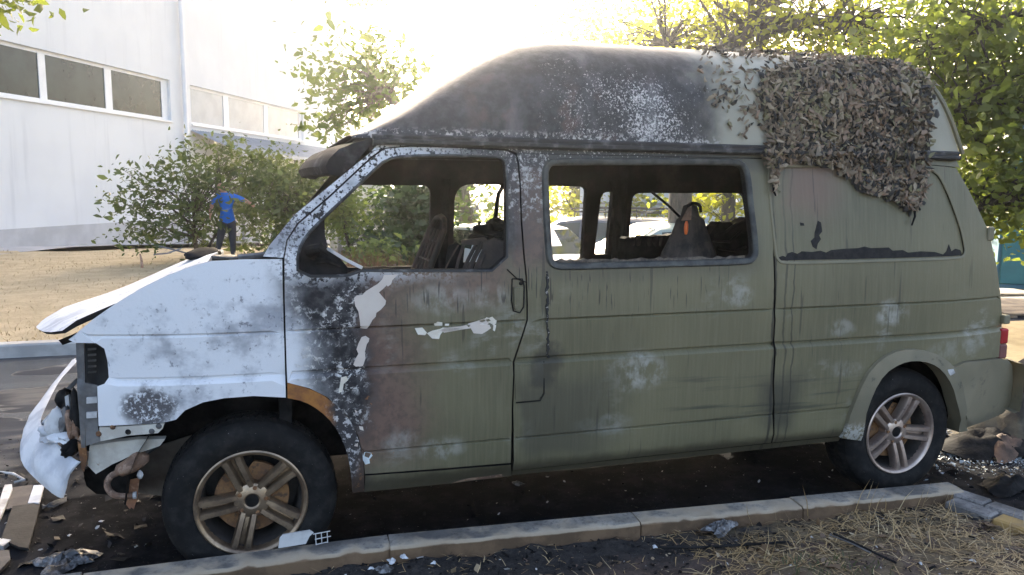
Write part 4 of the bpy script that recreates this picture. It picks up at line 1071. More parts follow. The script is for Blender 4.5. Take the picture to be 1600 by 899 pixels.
MB().lathe([(.0,.0),(.31,.0),(.335,.04),(.335,.16),(.31,.2),(.0,.2)], 32, M=Matrix.Translation((3.05,1.25,.24)) @ Matrix.Rotation(R(90),4,'X')).build('spare_wheel', M_tyre, van)
MB().box((.44,1.66,.28),(2.9,1.74,.42), ch=.01).build('far_sill', M_soot, van)
MB().tube([(0,.2,.35),(0,W-.2,.35)], .04, 8).build('front_axle', M_soot, van); MB().tube([(3.32,.2,.35),(3.32,W-.2,.35)], .05, 8).build('rear_axle', M_soot, van)
# ------------------------------------------------------------------ ground, road, lawn
def struct(o, kind='structure'): o['kind'] = kind; return o
def sst(a, b, v):
    t = max(0.0, min(1.0, (v-a)/(b-a))); return t*t*(3-2*t)
def th(x, y): return -.065*max(0, min(y, 40)-19) - .42*sst(2.0, 4.5, x)*sst(5.6, 9.0, y)
def hnoise(x, y, s): return math.sin(x*s*1.7+y*s*.6+1.3)*math.sin(y*s*1.9-x*s*.4+.7)
gx = [-700,-250,-90]+list(range(-40, 61))+[100,300,700]; gy = [-500,-120,-30]+list(range(-10, 61))+[100,300,1600]
struct(MB().grid([[(x, y, -.03+th(x, y)) for x in gx] for y in gy]).build('ground', M_ground, None, 60, fix=False))
struct(MB().grid([[(x, y, -.004) for x in np.linspace(-30, 34, 65)] for y in np.linspace(-9, 5.2, 29)]).build('road', M_asph, None, 60, fix=False))
rows = [[(x, y, th(x, y)+.004) for x in np.linspace(2.2, 40, 39)] for y in np.linspace(5.2, 26, 22)]
struct(MB().grid(rows).build('parking_apron', simple('dusty_asphalt', (.19,.185,.175), (.13,.13,.125), 2, .9, 0, .3), None, 60, fix=False))
lawn = struct(MB().grid([[(x, y, th(x, y)+.09+.025*hnoise(x, y, 1.1)) for x in np.linspace(-34, 2.4, 74)] for y in np.linspace(5.3, 17.6, 26)]).build('lawn', M_lawn, None, 60, fix=False))
def blades(name, n, pos, length, width, lean, mats, seed, kind='stuff', label=None, cat=None):
    rg = np.random.RandomState(seed); P = pos(rg, n); n = len(P)
    a = rg.uniform(0, 2*np.pi, n); d = np.stack([np.cos(a), np.sin(a), np.zeros(n)], 1); s_ = np.stack([-np.sin(a), np.cos(a), np.zeros(n)], 1)
    L = rg.uniform(*length, n)[:, None]; ln = rg.uniform(*lean, n)[:, None]; wd = width*rg.uniform(.6, 1.4, n)[:, None]
    up = np.array([0, 0, 1.0]); bend = rg.uniform(-.4, .4, n)[:, None]
    dirv = d*np.sin(ln)+up*np.cos(ln)
    p1 = P+dirv*L*.5; p2 = P+dirv*L + s_*bend*L*.4 - up*L*.12*np.sin(ln)
    Vv = np.stack([P-s_*wd, P+s_*wd, p1+s_*wd*.8, p1-s_*wd*.8, p2], 1).reshape(-1, 3)
    b = np.arange(n)[:, None]*5
    F = np.concatenate([b+np.array([[0,1,2]]), b+np.array([[0,2,3]]), b+np.array([[3,2,4]])], 0)
    o = link(name, tri_mesh(name, Vv, F), mats); o['kind'] = kind
    return tag(o, label, cat)
def lawn_pos(rg, n):
    x = rg.uniform(-16, 2.3, n); y = 5.45+12*rg.uniform(0, 1, n)**1.4
    k = np.sin(x*1.3+y*.7)*np.sin(y*1.1-x*.5)+rg.uniform(-1.2, 1.2, n) > -.3; x, y = x[k], y[k]
    z = np.array([th(a, b)+.085+.025*hnoise(a, b, 1.1) for a, b in zip(x, y)]); return np.stack([x, y, z], 1)
blades('dry_grass', 26000, lawn_pos, (.03, .10), .004, (.5, 1.45), M_strawl, 11, label='dry straw-coloured grass covering the lawn before the white building', cat='grass')
# far kerb along the road
fk = empty('far_kerb', (0,0,0), 0, 'weathered concrete kerb along the edge of the straw-coloured lawn', 'kerb')
for i in range(30):
    x0 = -28+1.02*i; st = MB().box((x0+.006, 5.16+.01*math.sin(i*2.3), -.05), (x0+1.008, 5.34+.01*math.sin(i*2.3), .135+.008*math.sin(i*1.7)), ch=.018).build('kerb_stone', M_kerbf, fk)
# apron by the building
WA = onground(0, 390); WANG = R(26); we = Vector((math.sin(WANG), math.cos(WANG), 0)); wnm = Vector((we.y, -we.x, 0))
def wl(px, py):
    d = ray(px, py); t = (WA-CAM).dot(wnm)/d.dot(wnm); P = CAM+d*t; return (P-WA).dot(we), P.z
rows = []
for X in np.linspace(-25, 40, 40):
    P = WA+we*X; row = []
    for o in (0.0, 1.0, 2.0):
        q = P+wnm*o; row.append((q.x, q.y, th(q.x, q.y)+.10))
    rows.append(row)
struct(MB().grid(rows).build('pavement', M_pave, None, 60))

# ------------------------------------------------------------------ near kerb
HK = .18
KP = [onground(x, y, HK) for x, y in ((130,893),(605,833),(985,798),(1232,775.5),(1480,752))]
KP = [KP[0]+(KP[0]-KP[1]).normalized()*l_ for l_ in (3.0, 2.0, 1.0)]+KP
kb = KP[-1]
def ky(x): return interp([(q.x, q.y) for q in KP], x)
kerb = empty('near_kerb', (KP[3].x, KP[3].y, 0), 0, 'sooty concrete kerb in the foreground beside the van wheels', 'kerb')
KB = Vector(kerb.location); rnd = random.Random(4); WK = .128
for i, (A_, B_) in enumerate(zip(KP, KP[1:])):
    d_ = B_-A_; L_ = d_.length; d_.normalize(); kn_ = Vector((d_.y, -d_.x, 0))
    nx_ = max(6, int(L_/.035)); prof = [(.0,-.05),(.0,HK-.012),(.010,HK),(.04,HK+.001),(.08,HK),(WK-.014,HK-.002),(WK-.002,HK-.014),(WK,.02)]
    mb = MB(); rws = []; dz = rnd.uniform(-.006,.003); dy = rnd.uniform(-.006,.006); chip = [0.0]
    for k in range(nx_+1): chip.append(max(-1, min(1, chip[-1]*.6+rnd.gauss(0,.6))))
    for k in range(nx_+1):
        s_ = .004+(L_-.008)*k/nx_; row = []
        for j, (o, z) in enumerate(prof):
            e = chip[k+1] if j in (5, 6) else rnd.uniform(-.25, .25)
            big = -.016 if (j in (5, 6) and chip[k+1] > .85) else 0
            P_ = A_+d_*s_+kn_*(o+dy+e*.004+big); row.append(Vector((P_.x-KB.x, P_.y-KB.y, z+dz+e*.003+big*.5)))
        rws.append(row)
    mb.grid(rws, close=True); n8 = len(prof); mb.f += [tuple(range(n8)), tuple(nx_*n8+j for j in range(n8))]; mb.m += [0,0]
    mb.build('kerb_stone', M_kerb, kerb, 40)
# turned end of the kerb: two rows of pavers
c0 = kb.copy(); c1 = onground(1640, 806, HK-.01); td = (c1-c0); td.z = 0; tl_ = td.length; td.normalize(); tn = Vector((-td.y, td.x, 0)); 
if tn.dot(Vector((-1, -.3, 0))) < 0: tn = -tn
pav = empty('paver_edging', (c0.x, c0.y, 0), 0, 'two rows of worn pavers edging the end of the bed', 'paving')
rnd = random.Random(9)
for r_ in range(2):
    for i in range(7):
        s0 = .02+i*.215+(.08 if r_ else 0); o0 = .01+r_*.105
        M_ = Matrix((td, tn, Vector((0,0,1)))).transposed().to_4x4()
        mt = M_paveryel if (r_ == 0 and i == 2) or (r_ == 1 and i == 1) else M_paver
        hz = HK-.012-r_*.012+rnd.uniform(-.006,.004)
        MB().box((s0, o0, -.02), (s0+.205, o0+.098, hz), ch=.008, M=M_ @ Matrix.Rotation(rnd.uniform(-.02,.02), 4, 'Z')).build('paver', mt, pav)
# soil bed
def bedz(x, y):
    d = ky(x)-WK-y
    n = .012*hnoise(x, y, 7)+.010*hnoise(x+3, y-1, 17)+.007*hnoise(x*1.3, y*1.1, 39)+.004*hnoise(x, y, 83)
    return .112+.045*min(1, max(0, d))+n
rows = []
for j in range(150):
    t = (j/149)**1.7*5.5; row = []
    for i in range(230):
        x = -5+9.0*i/229; y = ky(x)-WK+.005-t
        row.append((x, y, bedz(x, y)+random.uniform(-.004,.004)))
    rows.append(row)
soil = MB()
soil.grid(rows)
bed_right = lambda q: (Vector((q[0], q[1], 0))-Vector((c0.x, c0.y, 0))).dot(tn) > .19
soil.f = [f for f in soil.f if all(bed_right(soil.v[i]) for i in f)]; soil.m = [0]*len(soil.f)
struct(soil.build('soil_bed', M_soil, None, 60, fix=False))
def bedpts(rg, n, x0, x1, d0, d1, dens):
    x = rg.uniform(x0, x1, n); dd = rg.uniform(d0, d1, n)
    k = dens(x, dd, rg); x, dd = x[k], dd[k]; out = []
    for a, b in zip(x, dd):
        q = Vector((a, ky(a)-WK-b, 0))
        if bed_right(q): out.append((q.x, q.y, bedz(q.x, q.y)+.004))
    return np.array(out)
cl = lambda x, d, rg: (np.sin(x*5+d*3)*np.sin(d*7-x*2)+.9*(x-2.25)+rg.uniform(-.8,.8,len(x)) > -.15)
blades('dry_grass', 11000, lambda rg, n: bedpts(rg, n, 1.5, 4.2, 0, 1.7, cl), (.05,.15), .0019, (1.35,1.60), M_straw, 21, label='matted dry straw over the burnt soil at lower right', cat='grass')
blades('dry_grass', 130, lambda rg, n: bedpts(rg, n, 1.9, 3.6, -.03, .5, cl), (.10,.22), .0018, (.2,1.1), M_straw, 22, label='tall dry grass stalks leaning on the kerb', cat='grass')
blades('dry_grass', 900, lambda rg, n: bedpts(rg, n, -.4, 2.2, 0, 1.0, lambda x, d, rg: rg.uniform(0,1,len(x)) > .3), (.02,.08), .0015, (1.0,1.55), M_straw, 23, label='scattered straw bits on the black soil near the kerb', cat='grass')
def green_pos(rg, n): return bedpts(rg, n, 2.0, 2.9, .35, 1.0, lambda x, d, rg: np.hypot((x-2.15)*1.2, d-.62)+rg.uniform(-.1,.1,len(x)) < .26)
blades('green_grass', 1500, green_pos, (.015,.05), .0022, (.2,1.2), m_leaf('dull_green_grass', (.10,.11,.045), (.07,.08,.035), (.12,.14,.04), .3), 24, label='small tuft of dull green grass in the burnt bed', cat='grass')
def scraps(name, n, pos, size, mats, seed, label, cat):
    rg = np.random.RandomState(seed); P = pos(rg, n); n = len(P); q = rg.normal(size=(n,3)); q[:,2] *= .35
    a = q/np.linalg.norm(q,axis=1)[:,None]; b = np.cross(a, rg.normal(size=(n,3))); b /= np.linalg.norm(b,axis=1)[:,None]
    b[:,2] *= .4; c = np.cross(a, b); s_ = (size*rg.lognormal(0,.5,n))[:,None]
    ang = rg.uniform(.6,1.3,(n,6))
    Vv = np.stack([P+s_*(a*np.cos(t)*ang[:,i:i+1]+b*np.sin(t)*.7*ang[:,(i+1)%6:(i+1)%6+1])+c*s_*.25*(i%2) for i, t in enumerate((0,1.2,2.3,3.4,4.4,5.4))],1).reshape(-1,3)
    Vv[:,2] += size*.5
    bb = np.arange(n)[:,None]*6; F = np.concatenate([bb+np.array([[0,i,i+1]]) for i in range(1,5)],0)
    o = link(name, tri_mesh(name, Vv, F), mats); o['kind'] = 'stuff'; return tag(o, label, cat)
cl2 = lambda x, d, rg: rg.uniform(0,1,len(x)) < .3+.5*(x>1.9)
scraps('dead_leaves', 1300, lambda rg, n: bedpts(rg, n, .6, 4.0, 0, 1.6, cl2), .012, m_leaf('dead_leaf', (.26,.17,.10), (.12,.08,.055), (.2,.12,.06), .2, (.44,.34,.22)), 31, 'curled dead leaves strewn through the straw', 'leaves')
scraps('cinders', 3200, lambda rg, n: bedpts(rg, n, -1.2, 3.4, 0, .9, lambda x, d, rg: rg.uniform(0,1,len(x)) > d*1.0), .0065, M_soot, 32, 'black cinders covering the soil along the near kerb', 'cinders')
scraps('ash_bits', 330, lambda rg, n: bedpts(rg, n, -.8, 3.6, 0, .9, lambda x, d, rg: rg.uniform(0,1,len(x)) > .2), .0042, simple('ash_bit', (.60,.58,.55), (.34,.32,.30), 20, .8), 33, 'tiny pale ash bits scattered on the black soil', 'ash')
scraps('gravel', 900, lambda rg, n: bedpts(rg, n, -.6, 2.4, .15, 1.0, lambda x, d, rg: rg.uniform(0,1,len(x)) > .2), .005, simple('brown_gravel', (.20,.13,.10), (.10,.07,.055), 20, .9), 34, 'brown gravel bits in the soil of the bed', 'gravel')
def roadpts(rg, n, x0, x1, y0, y1): return np.stack([rg.uniform(x0,x1,n), rg.uniform(y0,y1,n), np.full(n,.0)],1)
scraps('cinders', 2600, lambda rg, n: roadpts(rg, n, -1.9, 4.2, -.02, 2.6), .007, M_soot, 35, 'black cinders on the asphalt under and around the van', 'cinders')
scraps('ash_bits', 420, lambda rg, n: roadpts(rg, n, -1.8, 4.0, -.02, 2.4), .005, bpy.data.materials['ash_bit'], 36, 'pale ash flakes on the blackened asphalt by the van', 'ash')
m = Mat('glass_crumbs'); mglass = m.done(m.mix(m.island(), (.50,.56,.60), (.22,.26,.29)), .15, 0, spec=.9)
gA = onground(1545, 700)
def glpos(rg, n):
    u_ = rg.normal(size=(n,2)); return np.stack([gA.x+.02+u_[:,0]*.34, gA.y+u_[:,1]*.22, np.full(n,.004)],1)
scraps('glass_crumbs', 4200, glpos, .0055, mglass, 37, 'shattered glass crumbs glinting on the asphalt behind the van', 'glass')
sand = MB(); sp_ = [onground(a, b, .004) for a, b in ((1500,520),(1560,503),(1700,496),(1760,560),(1660,590),(1560,592),(1500,575))]
sand.add(sp_, [tuple(range(len(sp_)))]); struct(sand.build('sand_patch', M_sand, None, 60))
# ------------------------------------------------------------------ building at the left
BLD = empty('building', (WA.x, WA.y, 0), math.pi/2-WANG, 'large white rendered building with strip windows and a drain pipe', 'building')
def bbox(name, lo, hi, mt, parent=BLD, ch=0.0, smooth=35): return MB().box(lo, hi, ch=ch).build(name, mt, parent, smooth)
# local: X along the wall, Y into the building (front at y=0), Z up
def Xp(px, py): return wl(px, py)[0]
Z0, Z1w = 3.88, 5.27; XE = wl(545, 230)[0]
g1 = [(-14, Xp(-60,120)), (Xp(-56,120), Xp(-2,120)), (Xp(2,120), Xp(66,120)), (Xp(78,135), Xp(169,140)), (Xp(180,150), Xp(257,160))]
g2 = [(Xp(300,165), Xp(353,170)), (Xp(361,175), Xp(416,185)), (Xp(422,190), Xp(470,198))]
o1 = (-14.2, Xp(266,150)); o2 = (Xp(298,165), Xp(474,198))
# wall pieces leave real openings
for lo, hi in (((-16,0,-2.5),(XE,.4,Z0)), ((-16,0,Z1w),(XE,.4,14)), ((-16,0,Z0),(o1[0],.4,Z1w)), ((o1[1],0,Z0),(o2[0],.4,Z1w)), ((o2[1],0,Z0),(XE,.4,Z1w))): pass
wm = MB()
def wq(x0, x1, z0, z1): wm.box((x0,0,z0),(x1,.35,z1))
wq(-16,XE,-2.5,Z0); wq(-16,XE,Z1w,13.5); wq(-16,o1[0],Z0,Z1w); wq(o1[1],o2[0],Z0,Z1w); wq(o2[1],XE,Z0,Z1w)
wm.box((-16,.36,-2.5),(-15.6,14,13.5)); wm.box((XE-.36,.36,-2.5),(XE,14,13.5)); wm.box((-16,13.6,-2.5),(XE,14,13.5)); wm.box((-16,-.05,13.5),(XE,14,13.9))
wm.build('wall', M_wall, BLD)
bbox('room_backdrop', (-15.5,3.0,2.5), (XE-.5,3.1,6.5), simple('dim_room', (.10,.11,.11),(.05,.055,.06),1,.9))
bbox('plinth', (-16,-.04,-2.6), (XE,0.0-.002,.50), M_plinth)
for (o, gs, blinds) in ((o1, g1, False), (o2, g2, True)):
    w_ = empty('window', (0,0,0)); w_.parent = BLD
    fr = MB(); y0, y1 = .10, .17
    fr.box((o[0],y0,Z1w-.10),(o[1],y1,Z1w)); fr.box((o[0],y0,Z0),(o[1],y1,Z0+.09))
    xs_ = [o[0]]+[v for g_ in gs for v in g_]+[o[1]]
    for a, b in zip(xs_[0::2], xs_[1::2]): fr.box((a,y0,Z0+.09),(b,y1,Z1w-.10))
    fr.build('frame', M_white, w_)
    for a, b in gs: MB().box((a,.125,Z0+.09),(b,.14,Z1w-.10)).build('pane', M_blind if blinds else M_glass, w_)
    MB().box((o[0]-.03,-.07,Z0-.06),(o[1]+.03,.12,Z0-.002)).build('sill', M_white, w_)
px_ = Xp(285, 200); dp = MB()
dp.tube([(px_,-.14,-.6),(px_,-.14,13.8)], .085, 12); dp.build('drain_pipe', M_pipe, BLD)
for z in (.9, 3.2, 6.2, 9): MB().lathe([(.09,-.03),(.105,-.03),(.105,.03),(.09,.03)], 14, M=Matrix.Translation((px_,-.14,z)) @ Matrix.Rotation(R(90),4,'X'), closed=True).build('pipe_bracket', M_pipe, BLD)
# corrugated canopy beneath the second window strip
cx0, cx1 = Xp(298, 215), XE+3
rws = []; nc = int((cx1-cx0)/.09)
for i in range(nc+1):
    x = cx0+(cx1-cx0)*i/nc; d = .025*(1 if i % 2 else -1)
    rws.append([(x,-.02,Z0-.22+d),(x,-1.0,Z0-.62+d),(x,-1.9,Z0-.98+d)])
can = MB().grid(rws).build('canopy', M_corr, BLD, 60)
bbox('canopy_fascia', (cx0,-1.94,Z0-1.12), (cx1,-1.90,Z0-.96), M_corr)
for k in range(5):
    x = cx0+.2+(cx1-cx0-.4)*k/4; bbox('canopy_post', (x-.05,-1.86,-1.5), (x+.05,-1.76,Z0-1.0), M_slat)
bbox('dark_wall_sheet', (cx0+1.5,-.02,-1.5), (cx0+4.5,-.006,1.6), M_glassdk)  # flat dark sheet on the wall below the canopy
# further wing of the building, brighter
WB = empty('building', (WA.x+we.x*(XE+.6), WA.y+we.y*(XE+.6), 0), math.pi/2-WANG, 'cream wing of the building behind the pale tree', 'building')
WB.location = Vector((WA.x, WA.y, 0))+we*(XE+.2)-wnm*1.5
w2m = MB(); w2m.box((0,0,-2.5),(9,8,5.6)); w2m.build('wall', M_wall2, WB)
for k in range(3):
    w_ = empty('window', (0,0,0)); w_.parent = WB
    MB().box((.8+2.8*k,-.04,3.2),(2.9+2.8*k,.02,4.9)).build('frame', M_white, w_); MB().box((.9+2.8*k,-.05,3.3),(2.8+2.8*k,-.03,4.8)).build('pane', M_blind, w_)
MB().box((-.1,-.15,5.6),(9.1,8.1,5.85)).build('parapet', M_white, WB)

# ------------------------------------------------------------------ things behind the van
def facing(px, py_base, D):
    """ground point on the ray of image column px at distance D"""
    d = ray(px, 300); d.z = 0; d.normalize(); q = Vector((CAM.x, CAM.y, 0))+d*D; q.z = th(q.x, q.y); return q
def zat(px, py, q):
    """height where the ray through (px,py) passes over the ground point q"""
    d = ray(px, py); dh = Vector((d.x, d.y)).length; D = (Vector((q.x, q.y))-Vector((CAM.x, CAM.y))).length; return CAM.z+d.z*D/dh
FR = lambda q: math.atan2(-(q.x-CAM.x), (q.y-CAM.y))    # rotation that turns local -Y towards the camera
# slatted fence + tiled wall panel seen through the door windows
q = facing(580, 0, 17.5)
sf = empty('slat_fence', q, FR(q), 'grey horizontal slat fence seen through the front door window', 'fence')
ztop = zat(580, 319, q)-q.z
for k in range(9): MB().box((-.75,-.02,ztop-.14-.19*k),(2.4,.02,ztop-.19*k), ch=.006).build('slat', M_slat, sf)
for x in (-.7,.75,2.3): MB().box((x-.04,.022,-.1),(x+.04,.09,ztop+.05)).build('post', M_slat, sf)
q = facing(572, 0, 19.5)
tw = empty('tiled_kiosk', q, FR(q), 'pale tiled wall with a dark post behind the slat fence', 'kiosk')
z1 = zat(572, 270, q)-q.z
MB().box((-.9,.05,-.2),(.42,2.2,z1+.6)).build('wall', M_tile, tw)
for j in range(4):
    for k in range(5): MB().box((-.89+.327*j,.025,z1+.55-.30*(k+1)),(-.575+.327*j,.048,z1+.54-.30*k), ch=.004).build('tile', M_tile, tw)
MB().box((.44,-.02,-.2),(.60,.14,z1+.6)).build('post', M_gut, tw)
# white garden wall beyond the cars
q = facing(1090, 0, 21)
gw = empty('garden_wall', q, FR(q), 'pale blue-white panel wall behind the parked cars', 'wall')
zt = zat(1090, 296, q)-q.z+.6
for k in range(9): MB().box((-3.1+.82*k,0,-.1),(-2.30+.82*k,.10,zt), ch=.01).build('panel', simple('pale_panel_wall', (.66,.69,.74), (.58,.61,.66), 2, .8) if k == 0 else bpy.data.materials['pale_panel_wall'], gw)
MB().box((-3.1,-.03,zt*.62),(4.3,-.002,zt*.62+.06)).build('rail', M_slat, gw)
# teal shed at the right
q = onground(1556, 446)
ts = empty('teal_shed', q, 0, 'teal painted metal shed behind the tree at far right', 'shed')
ts.rotation_euler = (0,0,R(-35))
MB().box((0,0.04,-.05),(6,3,2.75)).build('body', M_teal2, ts)
for k in range(6):
    mt = M_teal if k == 0 else M_teal2
    MB().box((.05+.62*k,0,.03),(.63+.62*k,.035,2.55), ch=.012).build('panel', mt, ts)
    MB().box((.635+.62*k,-.025,0),(.665+.62*k,.03,2.6)).build('rib', simple('light_teal_trim', (.12,.28,.30),(.10,.24,.26),3,.5) if k == 0 else bpy.data.materials['light_teal_trim'], ts)
MB().box((-.15,-.2,2.75),(6.1,3.1,2.85)).build('roof', M_teal2, ts)
q = onground(1590, 484)
gr = empty('wooden_grate', (q.x, q.y, 0), R(-20), 'weathered wooden grating lying on the asphalt at right', 'grate')
for k in range(12): MB().box((-.6,-.75+.13*k,.03),(1.4,-.66+.13*k,.06), ch=.004).build('slat', simple('weathered_wood', (.26,.20,.14),(.17,.13,.10),6,.9) if k == 0 else bpy.data.materials['weathered_wood'], gr)
for x in (-.5,1.3): MB().box((x-.04,-.78,0),(x+.04,.82,.029)).build('bearer', bpy.data.materials['weathered_wood'], gr)

# ------------------------------------------------------------------ parked cars
def car(name, label, loc, rz, paint, L=4.4, Wc=1.74, H=1.45, kind='hatch', glass=None):
    c = empty(name, loc, rz, label, 'car', 'cars parked behind the van')
    if kind == 'wagon':
        prof = [(0,.45,.62,.62),(.04,.30,.80,.80),(.12,.26,.93,.93),(1.15,.24,1.02,1.02),(1.85,.24,1.05,H-.04),(2.3,.24,1.06,H),(3.6,.24,1.08,H-.01),(4.25,.25,1.06,H-.06),(4.52,.28,1.0,1.04),(4.60,.40,.80,.80)]
    elif kind == 'sedan':
        prof = [(0,.42,.56,.56),(.05,.28,.72,.72),(.15,.24,.82,.82),(1.25,.22,.94,.94),(2.0,.22,.96,H-.03),(2.4,.22,.97,H),(3.0,.22,.98,H-.03),(3.65,.22,.98,1.02),(4.35,.26,.94,.96),(4.45,.40,.72,.72)]
    else:
        prof = [(0,.42,.58,.58),(.05,.28,.74,.74),(.14,.24,.86,.86),(1.0,.22,.96,.96),(1.65,.22,.98,H-.04),(2.1,.22,.99,H),(3.1,.22,1.02,H-.03),(3.65,.24,1.02,1.10),(3.80,.30,.96,1.0),(3.88,.45,.74,.74)]
    hw = Wc/2; rws = []
    def hwx(x): t = x/prof[-1][0]; return hw*(1-.16*abs(2*t-1)**4)
    for x, zb, zbelt, zt_ in prof:
        h = hwx(x); cab = zt_ > zbelt+.01; hr = h*(.80 if cab else .93)
        half = [(h*.90, zb), (h, zb+.10), (h*1.0, (zb+zbelt)/2), (h*.975, zbelt-.03 if zbelt-.03 > zb+.15 else zb+.12), (h*.95, zbelt), (hr+.02, zt_-.05 if cab else zbelt+.004), (hr-.06, zt_), (hr*.4, zt_+.012)]
        rws.append([(x-prof[-1][0]/2, -y, z) for y, z in half]+[(x-prof[-1][0]/2, y, z) for y, z in half[::-1]])
    mb = MB().grid(rws, close=True); n = len(rws[0]); mb.f += [tuple(range(n)), tuple((len(rws)-1)*n+j for j in range(n))]; mb.m += [0,0]
    body = mb.build('body', paint, c, 40); X0 = prof[-1][0]/2
    # panes between consecutive cabin stations
    cabs = [i for i, p in enumerate(prof) if p[3] > p[2]+.15]
    def at(i, s_, k):  # lerp belt->roof edge
        a = Vector(rws[i][4 if s_ < 0 else n-5]); b = Vector(rws[i][5 if s_ < 0 else n-6]); return a.lerp(b, k)
    for s_ in (-1, 1):
        for i, j in zip(cabs, cabs[1:]):
            A, B = at(i,s_,.12), at(i,s_,.90); C_, D_ = at(j,s_,.90), at(j,s_,.12); m_ = Vector((0,s_*.006,0))
            e = .06; A2, D2 = A.lerp(D_, e), A.lerp(D_, 1-e); B2, C2 = B.lerp(C_, e), B.lerp(C_, 1-e)
            MB().prism([A2+m_, D2+m_, C2+m_, B2+m_], (0,-s_*.004,0)).build('side_window', glass or M_glass, c)
    for i, j, nm in ((cabs[0]-1, cabs[0], 'windscreen'), (cabs[-1], cabs[-1]+1, 'rear_window')):
        a = Vector(rws[i][5]); b = Vector(rws[j][6]); a2 = Vector(rws[i][n-6]); b2 = Vector(rws[j][n-7])
        up = Vector((-.5 if nm == 'windscreen' else .5, 0, 1)).normalized()*.008
        P0, P1, P2, P3 = a.lerp(b,.10), a.lerp(b,.93), a2.lerp(b2,.93), a2.lerp(b2,.10)
        MB().prism([P0+up, P1+up, P2+up, P3+up], -up*.5).build(nm, glass or M_glass, c)
    for x in (.78-X0, prof[-1][0]-.80-X0):
        for s_ in (-1, 1):
            w_ = empty('wheel', (x, s_*(hw-.19 if s_ > 0 else hw-.19), .31), 0); w_.parent = c
            MB().lathe([(.20,.0),(.29,.01),(.31,.04),(.31,.17),(.29,.20),(.20,.20)], 24, M=Matrix.Translation((0,-.1+s_*.10,0))).build('tyre', M_tyre, w_)
            MB().lathe([(0,.03),(.06,.02),(.17,.05),(.205,.02),(.205,.18),(.17,.15),(.0,.17)], 24, M=Matrix.Translation((0,-.1+s_*.10,0))).build('rim', M_rimr, w_)
    for s_ in (-1, 1):
        MB().box((.02-X0,s_*hw*.72-.16,.62),(.12-X0,s_*hw*.72+.16,.76), ch=.03).build('headlight', M_blind, c)
        MB().box((prof[-1][0]-.10-X0,s_*hw*.78-.10,.74),(prof[-1][0]-.005-X0,s_*hw*.78+.10,.92), ch=.02).build('tail_light', M_red, c)
        MB().box((cabs[0]*0+prof[cabs[0]][0]-.25-X0,s_*(hw+.02)-.07,.98),(prof[cabs[0]][0]-.13-X0,s_*(hw+.02)+.07,1.10), ch=.03).build('wing_mirror', paint, c)
    if kind == 'wagon':
        rk = MB()
        for s_ in (-.5,.5):
            for zz in (.10,.17): rk.tube([(2.1-X0,s_,H+zz),(3.9-X0,s_,H+zz)], .014, 6)
            for x in (2.1,2.7,3.3,3.9): rk.tube([(x-X0,s_,H-.02),(x-X0,s_,H+.17)], .012, 6)
        for x in (2.1,2.55,3.0,3.45,3.9): rk.tube([(x-X0,-.5,H+.10),(x-X0,.5,H+.10)], .012, 6)
        rk.build('roof_rack', M_gut, c)
    return c
def cpaint(nm, a): m = Mat(nm); return m.done(a, .28, 0, None, coat=.5)
q = facing(925, 0, 15.5)
car('parked_car', 'dark blue estate car with a roof rack behind the van', (q.x, q.y, q.z+.01), R(-38), cpaint('dark_blue_car_paint', (.035,.045,.075)), H=1.52, kind='wagon')
q = facing(818, 0, 12.4)
car('parked_car', 'white hatchback in front of the dark blue estate car', (q.x, q.y, q.z+.01), R(100), cpaint('white_car_paint', (.62,.64,.66)), H=1.42)
q = facing(1035, 0, 12.3)
car('parked_car', 'pale mint green sedan with sloping windscreen beside the burnt van', (q.x, q.y, q.z+.01), R(-12), cpaint('mint_car_paint', (.30,.39,.365)), H=1.40, kind='sedan')
# ------------------------------------------------------------------ vegetation
def leaf_mesh(name, C, size, seed, aspect=.5, droop=.35, mats=None, parent=None, lob=False):
    rg = np.random.RandomState(seed); n = len(C)
    a = rg.normal(size=(n,3)); a[:,2] = a[:,2]*.6-droop; a /= np.linalg.norm(a,axis=1)[:,None]
    b = np.cross(a, rg.normal(size=(n,3))); b /= np.linalg.norm(b,axis=1)[:,None]; c = np.cross(a, b)
    s_ = (size*np.clip(rg.lognormal(-.08,.38,n),.35,1.9))[:,None]; w_ = s_*aspect
    if not lob:
        Vv = np.stack([C, C+a*s_*.35+b*w_*.5+c*s_*.10, C+a*s_*.75+b*w_*.32+c*s_*.04, C+a*s_-c*s_*.08, C+a*s_*.75-b*w_*.32+c*s_*.04, C+a*s_*.35-b*w_*.5+c*s_*.10],1).reshape(-1,3)
        k = np.arange(n)[:,None]*6; F = np.concatenate([k+np.array([[0,1,5]]), k+np.array([[1,2,5]]), k+np.array([[2,4,5]]), k+np.array([[2,3,4]])],0)
    else:
        pts = [(0,0,0),(.15,.42,.06),(.38,.30,0),(.55,.55,.1),(.68,.22,.0),(1,0,-.1),(.68,-.22,0),(.55,-.55,.1),(.38,-.30,0),(.15,-.42,.06)]
        Vv = np.stack([C+a*s_*u+b*s_*v*aspect*1.7+c*s_*w for u, v, w in pts],1).reshape(-1,3)
        k = np.arange(n)[:,None]*10; F = np.concatenate([k+np.array([[i,j,l]]) for i, j, l in ((0,1,2),(2,3,4),(4,5,6),(6,7,8),(8,9,0),(0,2,8),(2,4,8),(4,6,8))],0)
    return link(name, tri_mesh(name, Vv, F), mats, parent)
